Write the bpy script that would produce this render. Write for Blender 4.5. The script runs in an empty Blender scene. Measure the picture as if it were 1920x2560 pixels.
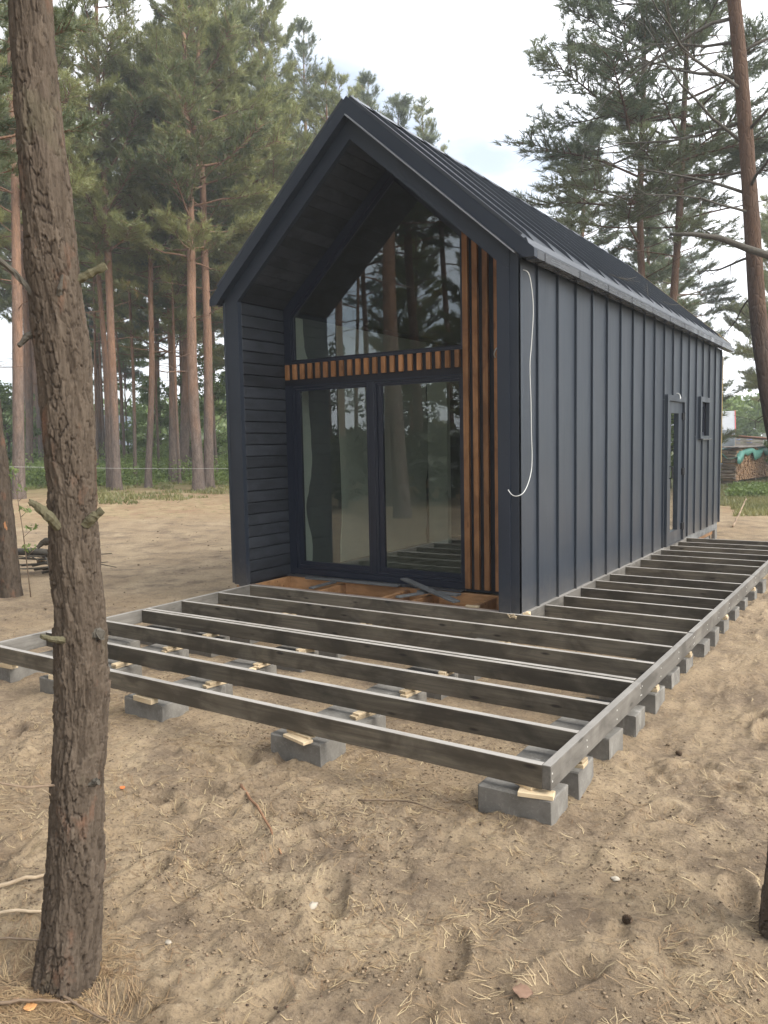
import bpy, math, random
import numpy as np

random.seed(7)
RNG = np.random.default_rng(11)
scene = bpy.context.scene
C = scene.collection

# ------------------------------------------------------------------ camera
cam_d = bpy.data.cameras.new('camera')
cam = bpy.data.objects.new('camera', cam_d)
C.objects.link(cam)
scene.camera = cam
yaw, pit, rol = 0.5824, 0.0854, -0.0191
cy_, sy_, cp_, sp_ = math.cos(yaw), math.sin(yaw), math.cos(pit), math.sin(pit)
fw = np.array([-sy_*cp_, cy_*cp_, -sp_])
r0 = np.array([cy_, sy_, 0.0])
u0 = np.cross(r0, fw)
rt = math.cos(rol)*r0 + math.sin(rol)*u0
up = -math.sin(rol)*r0 + math.cos(rol)*u0
from mathutils import Matrix, Vector
cam.matrix_world = Matrix(((rt[0], up[0], -fw[0], 2.843), (rt[1], up[1], -fw[1], -6.4905),
                           (rt[2], up[2], -fw[2], 1.5368), (0, 0, 0, 1)))
cam_d.sensor_fit = 'VERTICAL'
cam_d.sensor_height = 32.0
cam_d.lens = 1980.7/2560*32.0
cam_d.clip_start = 0.05
cam_d.clip_end = 900

# ------------------------------------------------------------------ sky, sun, exposure
SUN_AZ = math.radians(84)      # from +Y, clockwise positive
SUN_EL = math.radians(38)
world = bpy.data.worlds.new('World')
scene.world = world
world.use_nodes = True
wn, wl = world.node_tree.nodes, world.node_tree.links
wn.clear()
w_out = wn.new('ShaderNodeOutputWorld')
w_bg = wn.new('ShaderNodeBackground')
w_bg.inputs['Strength'].default_value = 0.07
sky = wn.new('ShaderNodeTexSky')
sky.sky_type = 'NISHITA'
sky.sun_disc = False
sky.sun_elevation = SUN_EL
sky.sun_rotation = SUN_AZ
sky.air_density = 1.0
sky.dust_density = 1.5
w_tc = wn.new('ShaderNodeTexCoord')
w_map = wn.new('ShaderNodeMapping')
w_map.inputs['Scale'].default_value = (1, 1, 2.2)
w_map.inputs['Location'].default_value = (1.7, 0.6, 0.3)
w_no = wn.new('ShaderNodeTexNoise')
w_no.inputs['Scale'].default_value = 2.1
w_no.inputs['Detail'].default_value = 7
w_no.inputs['Roughness'].default_value = 0.55
w_rp = wn.new('ShaderNodeValToRGB')
w_rp.color_ramp.elements[0].position = 0.34
w_rp.color_ramp.elements[1].position = 0.56
w_rp.color_ramp.elements[0].color = (.30, .30, .30, 1)   # thin veil even where the blue shows
w_dot = wn.new('ShaderNodeVectorMath'); w_dot.operation = 'DOT_PRODUCT'
w_dot.inputs[1].default_value = (math.sin(SUN_AZ)*math.cos(SUN_EL), math.cos(SUN_AZ)*math.cos(SUN_EL), math.sin(SUN_EL))
w_mr = wn.new('ShaderNodeMapRange')
w_mr.inputs['From Min'].default_value = -1.0; w_mr.inputs['From Max'].default_value = 1.0
w_mr.inputs['To Min'].default_value = 7.0; w_mr.inputs['To Max'].default_value = 13.0
w_cl = wn.new('ShaderNodeVectorMath'); w_cl.operation = 'SCALE'
w_cl.inputs[0].default_value = (0.97, 0.99, 1.03)
w_mix = wn.new('ShaderNodeMix'); w_mix.data_type = 'RGBA'
wl.new(w_tc.outputs['Generated'], w_map.inputs[0]); wl.new(w_map.outputs[0], w_no.inputs['Vector'])
wl.new(w_no.outputs[0], w_rp.inputs[0])
wl.new(w_tc.outputs['Generated'], w_dot.inputs[0]); wl.new(w_dot.outputs['Value'], w_mr.inputs['Value'])
wl.new(w_mr.outputs[0], w_cl.inputs['Scale'])
wl.new(w_rp.outputs[0], w_mix.inputs[0]); wl.new(sky.outputs[0], w_mix.inputs[6]); wl.new(w_cl.outputs[0], w_mix.inputs[7])
wl.new(w_mix.outputs[2], w_bg.inputs[0]); wl.new(w_bg.outputs[0], w_out.inputs[0])

sun_d = bpy.data.lights.new('sun', 'SUN')
sun_d.energy = 1.5
sun_d.angle = math.radians(34)
sun_d.color = (1.0, 0.95, 0.87)
sun = bpy.data.objects.new('sun', sun_d)
C.objects.link(sun)
sd = Vector((math.sin(SUN_AZ)*math.cos(SUN_EL), math.cos(SUN_AZ)*math.cos(SUN_EL), math.sin(SUN_EL)))
sun.rotation_euler = sd.to_track_quat('Z', 'Y').to_euler()

scene.view_settings.view_transform = 'Standard'
scene.view_settings.look = 'None'
scene.view_settings.exposure = 1.58
scene.view_settings.gamma = 1.0
scene.view_settings.use_curve_mapping = False
try:
    scene.cycles.max_bounces = 9
    scene.cycles.diffuse_bounces = 5
    scene.cycles.glossy_bounces = 3
    scene.cycles.transparent_max_bounces = 8
    scene.cycles.transmission_bounces = 3
    scene.cycles.caustics_reflective = False
    scene.cycles.caustics_refractive = False
    scene.cycles.sample_clamp_indirect = 6
except Exception:
    pass

# ------------------------------------------------------------------ noise helpers
def _h(ix, iy, s):
    n = (ix.astype(np.int64)*374761393 + iy.astype(np.int64)*668265263 + s*974634777) & 0xFFFFFFFF
    n = ((n ^ (n >> 13))*1274126177) & 0xFFFFFFFF
    return ((n ^ (n >> 16)) & 0xFFFF)/65535.0

def vn(x, y, s=0):
    x = np.asarray(x, float); y = np.asarray(y, float)
    ix = np.floor(x); iy = np.floor(y); fx = x-ix; fy = y-iy
    fx = fx*fx*(3-2*fx); fy = fy*fy*(3-2*fy)
    a = _h(ix, iy, s); b = _h(ix+1, iy, s); c = _h(ix, iy+1, s); d = _h(ix+1, iy+1, s)
    return (a+(b-a)*fx)*(1-fy)+(c+(d-c)*fx)*fy

def fbm(x, y, s=0, o=4):
    t = 0; a = 1; n = 0
    for i in range(o):
        t = t+a*vn(x*2**i, y*2**i, s+i*17); n += a; a *= .5
    return t/n

def smooth(e0, e1, x):
    t = np.clip((x-e0)/(e1-e0), 0, 1)
    return t*t*(3-2*t)

FOOT = [(random.uniform(-2.5, 3.4), random.uniform(-5.0, -2.9), random.uniform(0, 6.28), random.uniform(.75, 1.15)) for _ in range(58)]
FOOT += [(random.uniform(1.7, 3.6), random.uniform(-3, 3.5), random.uniform(0, 6.28), random.uniform(.8, 1.1)) for _ in range(34)]

def ground_z(x, y, fine=True):
    x = np.asarray(x, float); y = np.asarray(y, float)
    d = np.hypot(x-1, y+2)
    z = -.30+.48*smooth(9, 27, d)*smooth(-5, -13, x)
    z = z+.05*(fbm(x*.35, y*.35, 3, 2)-.5)*smooth(3, 9, d)
    if fine:
        n = smooth(16, 5, d)
        under = smooth(.25, -.1, np.maximum(np.abs(x+.9)-2.4, np.abs(y+1.5)-1.6))
        k = n*(1-.65*under)
        z = z+k*(.075*(fbm(x*1.3, y*1.3, 5, 3)-.5)+.040*(fbm(x*4.5, y*4.5, 9, 3)-.5))
        rid = 1-np.abs(2*fbm(x*7, y*7, 21, 2)-1)
        z = z+k*.030*(rid-.6)*smooth(.35, .6, vn(x*1.1, y*1.1, 77))
        rough = .5+.9*smooth(.4, .65, fbm(x*1.9, y*1.9, 71, 3))
        z = z+k*rough*(.020*(vn(x*19, y*19, 33)-.5)+.014*(vn(x*42, y*42, 35)-.5))
        z = z+mounds(x, y)
        for fx, fy, a, s in FOOT:
            dx = (x-fx)*math.cos(a)+(y-fy)*math.sin(a); dy = -(x-fx)*math.sin(a)+(y-fy)*math.cos(a)
            q = np.sqrt((dx/(.15*s))**2+(dy/(.065*s))**2)
            z = z-.032*np.exp(-q**4)+.016*np.exp(-((q-1.35)/.28)**2)
    return z

BPOS = [(1.302, -2.938, 0), (-.07, -2.938, 0), (-1.415, -2.918, 0), (-2.375, -2.93, 0), (-3.115, -2.84, 1)]+[(1.305, y, 0) for y in (-2.56, -2.02, -1.575, -1.075, -.575, -.12, .44, .94, 1.42, 1.93, 2.47, 3.05)]
def mounds(x, y):
    m = np.zeros_like(x)
    sel = (x > -4) & (x < 2.4) & (y > -3.9) & (y < 3.8)
    xs, ys = x[sel], y[sel]; a = np.zeros_like(xs)
    for bx_, by_, rot in BPOS:
        hx, hy = (.12, .19) if rot else (.19, .12)
        qx = np.maximum(np.abs(xs-bx_)-hx, 0); qy = np.maximum(np.abs(ys-by_)-hy, 0)
        d2 = qx*qx+qy*qy
        a = np.maximum(a, np.exp(-d2/.006))
    m[sel] = a*(.052*fbm(xs*5, ys*5, 61, 3)+.016*(vn(xs*18, ys*18, 63)-.5)-.004)
    return m

def gz(x, y):
    return float(ground_z(np.array([x]), np.array([y]))[0])

# ------------------------------------------------------------------ mesh helpers
class MB:
    def __init__(s):
        s.v = []; s.f = []; s.n = 0
    def add(s, v, f):
        v = [tuple(map(float, p)) for p in v]
        s.v += v
        s.f += [tuple(i+s.n for i in q) for q in f]
        s.n += len(v)
    def box(s, x0, x1, y0, y1, z0, z1, ch=0.0, M=None):
        if x1 < x0: x0, x1 = x1, x0
        if y1 < y0: y0, y1 = y1, y0
        if z1 < z0: z0, z1 = z1, z0
        ch = min(ch, (x1-x0)*.3, (y1-y0)*.3, (z1-z0)*.3)
        if ch <= 0:
            v = [(x, y, z) for z in (z0, z1) for y in (y0, y1) for x in (x0, x1)]
            f = [(0, 2, 3, 1), (4, 5, 7, 6), (0, 1, 5, 4), (2, 6, 7, 3), (0, 4, 6, 2), (1, 3, 7, 5)]
        else:
            v = []; idx = {}
            X = (x0, x1); Y = (y0, y1); Z = (z0, z1)
            for i in (0, 1):
                for j in (0, 1):
                    for k in (0, 1):
                        for ax in range(3):
                            p = [X[i]+(ch if i == 0 else -ch), Y[j]+(ch if j == 0 else -ch), Z[k]+(ch if k == 0 else -ch)]
                            p[ax] = (X[i], Y[j], Z[k])[ax]
                            idx[(i, j, k, ax)] = len(v); v.append(tuple(p))
            f = []
            def q(*ks):
                ids = [idx[k] for k in ks]
                P = [np.array(v[i]) for i in ids]
                nrm = np.cross(P[1]-P[0], P[2]-P[0])
                cen = np.array([(x0+x1)/2, (y0+y1)/2, (z0+z1)/2])
                if np.dot(nrm, sum(P)/len(P)-cen) < 0: ids = ids[::-1]
                f.append(tuple(ids))
            for a in (0, 1):
                q((a,0,0,0),(a,1,0,0),(a,1,1,0),(a,0,1,0)); q((0,a,0,1),(1,a,0,1),(1,a,1,1),(0,a,1,1)); q((0,0,a,2),(1,0,a,2),(1,1,a,2),(0,1,a,2))
                for b in (0, 1):
                    q((0,a,b,1),(1,a,b,1),(1,a,b,2),(0,a,b,2)); q((a,0,b,0),(a,1,b,0),(a,1,b,2),(a,0,b,2)); q((a,b,0,0),(a,b,1,0),(a,b,1,1),(a,b,0,1))
                    for c in (0, 1): q((a,b,c,0),(a,b,c,1),(a,b,c,2))
        if M is not None: v = [tuple(M @ Vector(p)) for p in v]
        s.add(v, f)
    def prism(s, poly, y0, y1):            # polygon in x,z extruded along y
        n = len(poly)
        ar = sum(poly[i][0]*poly[(i+1) % n][1]-poly[(i+1) % n][0]*poly[i][1] for i in range(n))
        if ar < 0: poly = poly[::-1]
        v = [(x, y0, z) for x, z in poly]+[(x, y1, z) for x, z in poly]
        f = [tuple(range(n)), tuple(range(2*n-1, n-1, -1))]
        f += [(i, i+n, (i+1) % n+n, (i+1) % n) for i in range(n)]
        s.add(v, f)
    def ring(s, outer, inner, y0, y1):     # frame between two polygons of the same size
        n = len(outer)
        v = [(x, y, z) for y in (y0, y1) for L in (outer, inner) for x, z in L]
        f = []
        for i in range(n):
            j = (i+1) % n
            f += [(i, j, n+j, n+i), (2*n+j, 2*n+i, 3*n+i, 3*n+j), (i, 2*n+i, 2*n+j, j), (n+j, 3*n+j, 3*n+i, n+i)]
        s.add(v, f)
    def tube(s, path, rad, k=8, cap=True):
        path = [np.array(p, float) for p in path]
        n = len(path)
        if not hasattr(rad, '__len__'): rad = [rad]*n
        ref = np.array([.31, .77, .55])
        v = []; prevx = None
        for i, p in enumerate(path):
            t = path[min(i+1, n-1)]-path[max(i-1, 0)]
            t = t/(np.linalg.norm(t)+1e-9)
            a = prevx if prevx is not None else ref
            a = a-t*np.dot(a, t)
            if np.linalg.norm(a) < 1e-3: a = np.cross(t, [1, .2, 0])
            a /= np.linalg.norm(a); prevx = a
            b = np.cross(t, a)
            for j in range(k):
                th = 2*math.pi*j/k
                v.append(p+rad[i]*(a*math.cos(th)+b*math.sin(th)))
        f = [(i*k+j, i*k+(j+1) % k, (i+1)*k+(j+1) % k, (i+1)*k+j) for i in range(n-1) for j in range(k)]
        if cap: f += [tuple(range(k-1, -1, -1)), tuple(range((n-1)*k, n*k))]
        s.add(v, f)
    def mesh(s, name, m, smooth_=False):
        me = bpy.data.meshes.new(name)
        me.from_pydata(s.v, [], s.f)
        if m: me.materials.append(m)
        if smooth_: me.polygons.foreach_set('use_smooth', [True]*len(me.polygons))
        me.update()
        return me

def np_mesh(name, V, F, m, smooth_=False, attrs=None):
    """V (n,3), F (m,k) arrays"""
    me = bpy.data.meshes.new(name)
    V = np.asarray(V, np.float32); F = np.asarray(F, np.int32)
    k = F.shape[1]
    me.vertices.add(len(V)); me.vertices.foreach_set('co', V.ravel())
    me.loops.add(F.size); me.loops.foreach_set('vertex_index', F.ravel())
    me.polygons.add(len(F))
    me.polygons.foreach_set('loop_start', np.arange(0, F.size, k, dtype=np.int32))
    if smooth_: me.polygons.foreach_set('use_smooth', np.ones(len(F), bool))
    for an, av in (attrs or {}).items():
        a = me.attributes.new(an, 'FLOAT', 'POINT'); a.data.foreach_set('value', np.asarray(av, np.float32))
    if m: me.materials.append(m)
    me.update(calc_edges=True)
    me.validate()
    return me

def obj(name, me, parent=None, loc=None, rot=None, label=None, cat=None, group=None, kind=None, scale=None):
    o = bpy.data.objects.new(name, me)
    C.objects.link(o)
    if parent is not None: o.parent = parent
    if loc is not None: o.location = loc
    if rot is not None: o.rotation_euler = rot
    if scale is not None: o.scale = scale
    if label: o['label'] = label
    if cat: o['category'] = cat
    if group: o['group'] = group
    if kind: o['kind'] = kind
    return o

def part(name, mb, m, parent, smooth_=False, **k):
    return obj(name, mb.mesh(name, m, smooth_), parent, **k)

def bxo(name, m, parent, x0, x1, y0, y1, z0, z1, ch=.002, **k):
    b = MB(); b.box(x0, x1, y0, y1, z0, z1, ch)
    return part(name, b, m, parent, **k)

# ------------------------------------------------------------------ materials
class NT:
    def __init__(s, name):
        s.m = bpy.data.materials.new(name); s.m.use_nodes = True
        s.t = s.m.node_tree; s.t.nodes.clear()
        s.out = s.n('ShaderNodeOutputMaterial')
    def n(s, kind, **kw):
        nd = s.t.nodes.new(kind)
        for k, v in kw.items():
            if k.startswith('_'): setattr(nd, k[1:], v)
            else: nd.inputs[k.replace('__', ' ')].default_value = v
        return nd
    def l(s, a, b): s.t.links.new(a, b)
    def noise(s, vec, scale, detail=4, rough=.55, dist=0.0):
        nd = s.n('ShaderNodeTexNoise', Scale=scale, Detail=detail, Roughness=rough, Distortion=dist)
        if vec is not None: s.l(vec, nd.inputs['Vector'])
        return nd.outputs[0]
    def ramp(s, fac, stops):
        nd = s.n('ShaderNodeValToRGB')
        el = nd.color_ramp.elements
        while len(el) < len(stops): el.new(.5)
        for e, (p, c) in zip(el, stops):
            e.position = p
            e.color = (c, c, c, 1) if not hasattr(c, '__len__') else (*c, 1)
        s.l(fac, nd.inputs[0])
        return nd.outputs[0]
    def mix(s, fac, a, b, mode='MIX'):
        nd = s.n('ShaderNodeMix', _data_type='RGBA', _blend_type=mode)
        for sock, val in ((nd.inputs[0], fac), (nd.inputs[6], a), (nd.inputs[7], b)):
            if hasattr(val, 'is_linked'): s.l(val, sock)
            elif hasattr(val, '__len__'): sock.default_value = (*val, 1)
            else: sock.default_value = val
        return nd.outputs[2]
    def math(s, op, a, b=0.0):
        nd = s.n('ShaderNodeMath', _operation=op)
        for i, v in enumerate((a, b)):
            if hasattr(v, 'is_linked'): s.l(v, nd.inputs[i])
            else: nd.inputs[i].default_value = v
        return nd.outputs[0]
    def coord(s, kind='Object', scale=(1, 1, 1), rnd=0.0):
        tc = s.n('ShaderNodeTexCoord')
        v = tc.outputs[kind]
        if rnd:
            oi = s.n('ShaderNodeObjectInfo')
            cb = s.n('ShaderNodeCombineXYZ')
            for i, k in enumerate((1.0, 1.7, 2.3)):
                s.l(s.math('MULTIPLY', oi.outputs['Random'], rnd*k), cb.inputs[i])
            ad = s.n('ShaderNodeVectorMath', _operation='ADD')
            s.l(v, ad.inputs[0]); s.l(cb.outputs[0], ad.inputs[1]); v = ad.outputs[0]
        mp = s.n('ShaderNodeMapping', Scale=scale)
        s.l(v, mp.inputs[0])
        return mp.outputs[0]
    def attr(s, name):
        return s.n('ShaderNodeAttribute', _attribute_name=name).outputs['Fac']
    def bump(s, h, strength=.3, dist=.01, prev=None):
        nd = s.n('ShaderNodeBump', Strength=strength, Distance=dist)
        s.l(h, nd.inputs['Height'])
        if prev is not None: s.l(prev, nd.inputs['Normal'])
        return nd.outputs[0]
    def bsdf(s, color, rough=.6, normal=None, spec=.5, metal=0.0, coat=None):
        b = s.n('ShaderNodeBsdfPrincipled')
        for k, v in (('Base Color', color), ('Roughness', rough), ('Specular IOR Level', spec), ('Metallic', metal)):
            if hasattr(v, 'is_linked'): s.l(v, b.inputs[k])
            elif hasattr(v, '__len__'): b.inputs[k].default_value = (*v, 1)
            else: b.inputs[k].default_value = v
        if normal is not None: s.l(normal, b.inputs['Normal'])
        s.l(b.outputs[0], s.out.inputs[0])
        return s.m

def m_metal(name, col, rough, axis=2, pale_amt=.25):
    t = NT(name)
    sc = [60, 60, 60]; sc[axis] = 1.6
    g = t.noise(t.coord('Object', sc, 9), 1.0, 4, .6)
    big = t.noise(t.coord('Object', (1.4, 1.4, .7), 9), 1.0, 4, .6)
    c = t.mix(t.math('MULTIPLY', g, .5), col, tuple(x*1.5 for x in col))
    d = t.ramp(big, [(.5, 0.0), (.8, pale_amt)])
    c = t.mix(d, c, (.20, .185, .16))
    if axis == 2:   # sand splashed against the foot of the wall
        sp = t.n('ShaderNodeSeparateXYZ'); t.l(t.n('ShaderNodeNewGeometry').outputs['Position'], sp.inputs[0])
        spl = t.math('MULTIPLY', t.ramp(t.math('ADD', sp.outputs[2], t.math('MULTIPLY', t.noise(t.coord('Object', (14, 14, 14), 9), 1.0, 5, .75), .55)), [(.22, 1.0), (.55, 0.0)]), .22)
        c = t.mix(spl, c, (.22, .185, .14))
    r = t.math('ADD', t.math('MULTIPLY', g, .16), t.math('ADD', t.math('MULTIPLY', big, .14), rough-.15))
    waves = t.noise(t.coord('Object', (2.2, 2.2, 1.1), 9), 1.0, 1, .5)
    n = t.bump(waves, .8, .03)
    n = t.bump(g, .12, .002, n)
    return t.bsdf(c, r, n, .5)

def m_wood(name, c1, c2, axis=0, rough=.6, knots=.6, knot=(.03, .022, .016), rnd=40, spec=.4, wear=None, pale_amt=0.0):
    t = NT(name)
    sc = [34, 34, 34]; sc[axis] = 1.3
    v = t.coord('Object', sc, rnd)
    g = t.noise(v, 1.0, 6, .62, 1.1)
    sc2 = [90, 90, 90]; sc2[axis] = 2.0
    fine = t.noise(t.coord('Object', sc2, rnd), 1.0, 3, .6)
    sb = [5.0, 5.0, 5.0]; sb[axis] = 2.6
    big = t.noise(t.coord('Object', sb, rnd), 1.0, 5, .6, .5)
    col = t.mix(t.ramp(g, [(.3, 0.0), (.72, 1.0)]), c1, c2)
    col = t.mix(t.ramp(big, [(.42, 0.0), (.60, .75)]), col, tuple(x*.55 for x in c1))
    col = t.mix(t.math('MULTIPLY', fine, .35), col, tuple(x*.7 for x in c1))
    if knots:
        sk = [11.0, 11.0, 11.0]; sk[axis] = 3.4
        vo = t.n('ShaderNodeTexVoronoi', Scale=1.0)
        t.l(t.coord('Object', sk, rnd), vo.inputs['Vector'])
        dd = t.math('ADD', vo.outputs['Distance'], t.math('MULTIPLY', t.math('SUBTRACT', g, .5), .12))
        kf = t.ramp(dd, [(.07, 1.0), (.16, 0.0)])
        col = t.mix(t.math('MULTIPLY', kf, knots), col, knot)
    if wear is not None:
        wv = t.noise(t.coord('Object', (5, 5, 5), rnd), 1.0, 5, .7)
        col = t.mix(t.ramp(wv, [(.55, 0.0), (.75, .6)]), col, wear)
    oi_ = t.n('ShaderNodeObjectInfo')
    vm = t.n('ShaderNodeVectorMath', _operation='SCALE'); t.l(col, vm.inputs[0]); t.l(t.math('ADD', t.math('MULTIPLY', oi_.outputs['Random'], .5), .76), vm.inputs['Scale']); col = vm.outputs[0]
    if pale_amt:       # paler patchy tone on faces that point upward
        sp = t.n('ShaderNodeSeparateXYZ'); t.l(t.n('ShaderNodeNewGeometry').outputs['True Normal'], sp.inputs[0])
        dn = t.math('MULTIPLY', t.ramp(sp.outputs[2], [(.75, 0.0), (.95, 1.0)]), t.ramp(t.noise(t.coord('Object', (3, 9, 9), rnd), 1.0, 5, .7), [(.30, pale_amt*.55), (.55, pale_amt)]))
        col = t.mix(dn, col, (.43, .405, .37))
    n = t.bump(g, .25, .004)
    n = t.bump(fine, .25, .001, n)
    r = t.math('ADD', t.math('MULTIPLY', g, .25), rough-.12)
    return t.bsdf(col, r, n, spec)

def m_plain(name, col, rough=.6, spec=.5, nscale=20, amt=.3, bump=.1, bd=.003, rnd=5):
    t = NT(name)
    n = t.noise(t.coord('Object', (1, 1, 1), rnd), nscale, 5, .6)
    c = t.mix(t.math('MULTIPLY', n, 1.0), tuple(x*(1-amt) for x in col), tuple(min(1, x*(1+amt)) for x in col))
    return t.bsdf(c, rough, t.bump(n, bump, bd), spec)

def m_concrete():
    t = NT('concrete')
    v = t.coord('Object', (1, 1, 1), 20)
    a = t.noise(v, 7, 6, .65); b = t.noise(v, 70, 4, .6)
    c = t.mix(t.ramp(a, [(.32, 0.0), (.7, 1.0)]), (.120, .112, .099), (.240, .228, .204))
    c = t.mix(t.ramp(b, [(.55, 0.0), (.8, .5)]), c, (.36, .345, .31))
    st = t.noise(t.coord('Object', (9, 9, 2.2), 20), 1.0, 4, .7)
    c = t.mix(t.ramp(st, [(.60, 0.0), (.72, .55)]), c, (.45, .435, .40))
    oi = t.n('ShaderNodeObjectInfo')
    c = t.mix(t.math('MULTIPLY', oi.outputs['Random'], .35), c, (.145, .132, .110))
    vo = t.n('ShaderNodeTexVoronoi', Scale=55.0); t.l(v, vo.inputs['Vector'])
    pit_ = t.ramp(vo.outputs['Distance'], [(.08, 0.0), (.2, 1.0)])
    n = t.bump(pit_, .25, .004); n = t.bump(b, .35, .003, n)
    return t.bsdf(c, .88, n, .3)

def m_ground():
    t = NT('sandy_ground')
    gp = t.n('ShaderNodeNewGeometry').outputs['Position']
    def nz(s, d=5, r=.6, dist=0.0): return t.noise(gp, s, d, r, dist)
    sand = t.mix(t.ramp(nz(1.1, 5), [(.35, 0.0), (.65, 1.0)]), (.320, .236, .148), (.455, .350, .226))
    soil = t.mix(t.ramp(nz(9, 4), [(.3, 0.0), (.7, 1.0)]), (.150, .110, .076), (.240, .180, .124))
    m1 = t.ramp(nz(2.3, 9, .72), [(.45, 0.0), (.64, .9)])
    c = t.mix(m1, sand, soil)
    spk = t.ramp(nz(48, 5, .75), [(.50, 0.0), (.66, .8)])
    c = t.mix(spk, c, (.150, .112, .080))
    lite = t.ramp(nz(38, 4, .7), [(.56, 0.0), (.75, .55)])
    c = t.mix(lite, c, (.47, .385, .275))
    # the trodden dry strip and the needle litter beyond it
    sep = t.n('ShaderNodeSeparateXYZ'); t.l(gp, sep.inputs[0])
    dx = t.math('SUBTRACT', sep.outputs[0], 1.0); dy = t.math('ADD', sep.outputs[1], 2.0)
    dist = t.math('POWER', t.math('ADD', t.math('MULTIPLY', dx, dx), t.math('MULTIPLY', dy, dy)), .5)
    dist = t.math('ADD', dist, t.math('MULTIPLY', t.math('SUBTRACT', nz(.22, 5, .6), .5), 9.0))
    lit = t.mix(t.ramp(nz(1.6, 6, .7), [(.35, 0.0), (.65, 1.0)]), (.29, .185, .115), (.40, .31, .185))
    lit = t.mix(t.ramp(nz(5.0, 5, .7), [(.50, 0.0), (.68, .8)]), lit, (.16, .15, .06))
    f1 = t.ramp(t.math('DIVIDE', dist, 40.0), [(.36, 0.0), (.45, 1.0)])
    c = t.mix(f1, c, lit)
    grn = t.mix(t.ramp(nz(1.2, 6, .7), [(.35, 0.0), (.65, 1.0)]), (.075, .095, .032), (.19, .19, .07))
    f2 = t.ramp(t.math('DIVIDE', dist, 40.0), [(.55, 0.0), (.72, .9)])
    c = t.mix(f2, c, grn)
    n = t.bump(nz(24, 8, .75), .9, .04)
    n = t.bump(nz(110, 4, .7), .55, .008, n)
    return t.bsdf(c, .95, n, .15)

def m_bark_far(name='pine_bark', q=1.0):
    t = NT(name)
    tc = t.n('ShaderNodeTexCoord')
    sep = t.n('ShaderNodeSeparateXYZ'); t.l(tc.outputs['Object'], sep.inputs[0])
    v = t.coord('Object', (14, 14, 3.2), 60)
    a = t.noise(v, 1.0, 6, .7)
    vo = t.n('ShaderNodeTexVoronoi', Scale=1.0, _feature='DISTANCE_TO_EDGE'); t.l(t.coord('Object', (18, 18, 5.5), 60), vo.inputs['Vector'])
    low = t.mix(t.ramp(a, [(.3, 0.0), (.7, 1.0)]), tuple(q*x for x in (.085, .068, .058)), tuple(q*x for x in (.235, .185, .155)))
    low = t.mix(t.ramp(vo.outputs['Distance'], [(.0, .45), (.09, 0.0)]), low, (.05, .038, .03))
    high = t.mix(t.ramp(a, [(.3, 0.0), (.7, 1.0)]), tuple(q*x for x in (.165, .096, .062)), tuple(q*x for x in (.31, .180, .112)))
    h = t.math('ADD', t.math('DIVIDE', sep.outputs[2], 9.0), t.math('MULTIPLY', t.math('SUBTRACT', t.noise(t.coord('Object', (2, 2, .6), 60), 1.0, 3), .5), .9))
    c = t.mix(t.ramp(h, [(.22, 0.0), (.62, .9)]), low, high)
    n = t.bump(t.ramp(vo.outputs['Distance'], [(.0, 0.0), (.16, 1.0)]), .5, .02)
    n = t.bump(a, .6, .02, n)
    return t.bsdf(c, .9, n, .2)

def m_bark_near():
    t = NT('flaking_pine_bark')
    p = t.attr('plate'); e = t.attr('edge')
    v = t.coord('Object', (1, 1, .35))
    a = t.noise(v, 60, 6, .7); b = t.noise(t.coord('Object', (1, 1, .5)), 9, 4, .6)
    c = t.mix(p, (.036, .026, .018), (.115, .089, .066))
    c = t.mix(t.ramp(a, [(.35, 0.0), (.75, .55)]), c, (.125, .098, .074))
    c = t.mix(t.ramp(b, [(.58, 0.0), (.72, .6)]), c, (.185, .092, .056))
    mossy = t.noise(t.coord('Object', (1, 1, .6)), 5, 4, .6)
    c = t.mix(t.ramp(mossy, [(.60, 0.0), (.78, .35)]), c, (.13, .13, .075))
    c = t.mix(t.ramp(e, [(.0, .7), (.14, 0.0)]), c, (.030, .022, .017))  # cracks between plates darkened, their shade put into the colour
    n = t.bump(a, .6, .006)
    n = t.bump(t.noise(t.coord('Object', (1, 1, .25)), 170, 3, .6), .4, .002, n)
    return t.bsdf(c, .9, n, .2)

def m_needles(name, c1, c2, c3):
    t = NT(name)
    tint = t.attr('tint')
    oi = t.n('ShaderNodeObjectInfo')
    f = t.math('ADD', t.math('MULTIPLY', tint, .8), t.math('MULTIPLY', oi.outputs['Random'], .2))
    c = t.ramp(f, [(.05, c1), (.62, c2), (.93, c2), (1.0, c3)])
    d = t.n('ShaderNodeBsdfDiffuse'); tr = t.n('ShaderNodeBsdfTranslucent'); mx = t.n('ShaderNodeMixShader'); mx.inputs[0].default_value = .45
    gl = t.n('ShaderNodeBsdfGlossy', Roughness=.45); m2 = t.n('ShaderNodeMixShader'); m2.inputs[0].default_value = .05
    t.l(c, d.inputs[0]); t.l(c, tr.inputs[0]); t.l(d.outputs[0], mx.inputs[1]); t.l(tr.outputs[0], mx.inputs[2])
    t.l(mx.outputs[0], m2.inputs[1]); t.l(gl.outputs[0], m2.inputs[2])
    t.l(m2.outputs[0], t.out.inputs[0])
    return t.m

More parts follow.
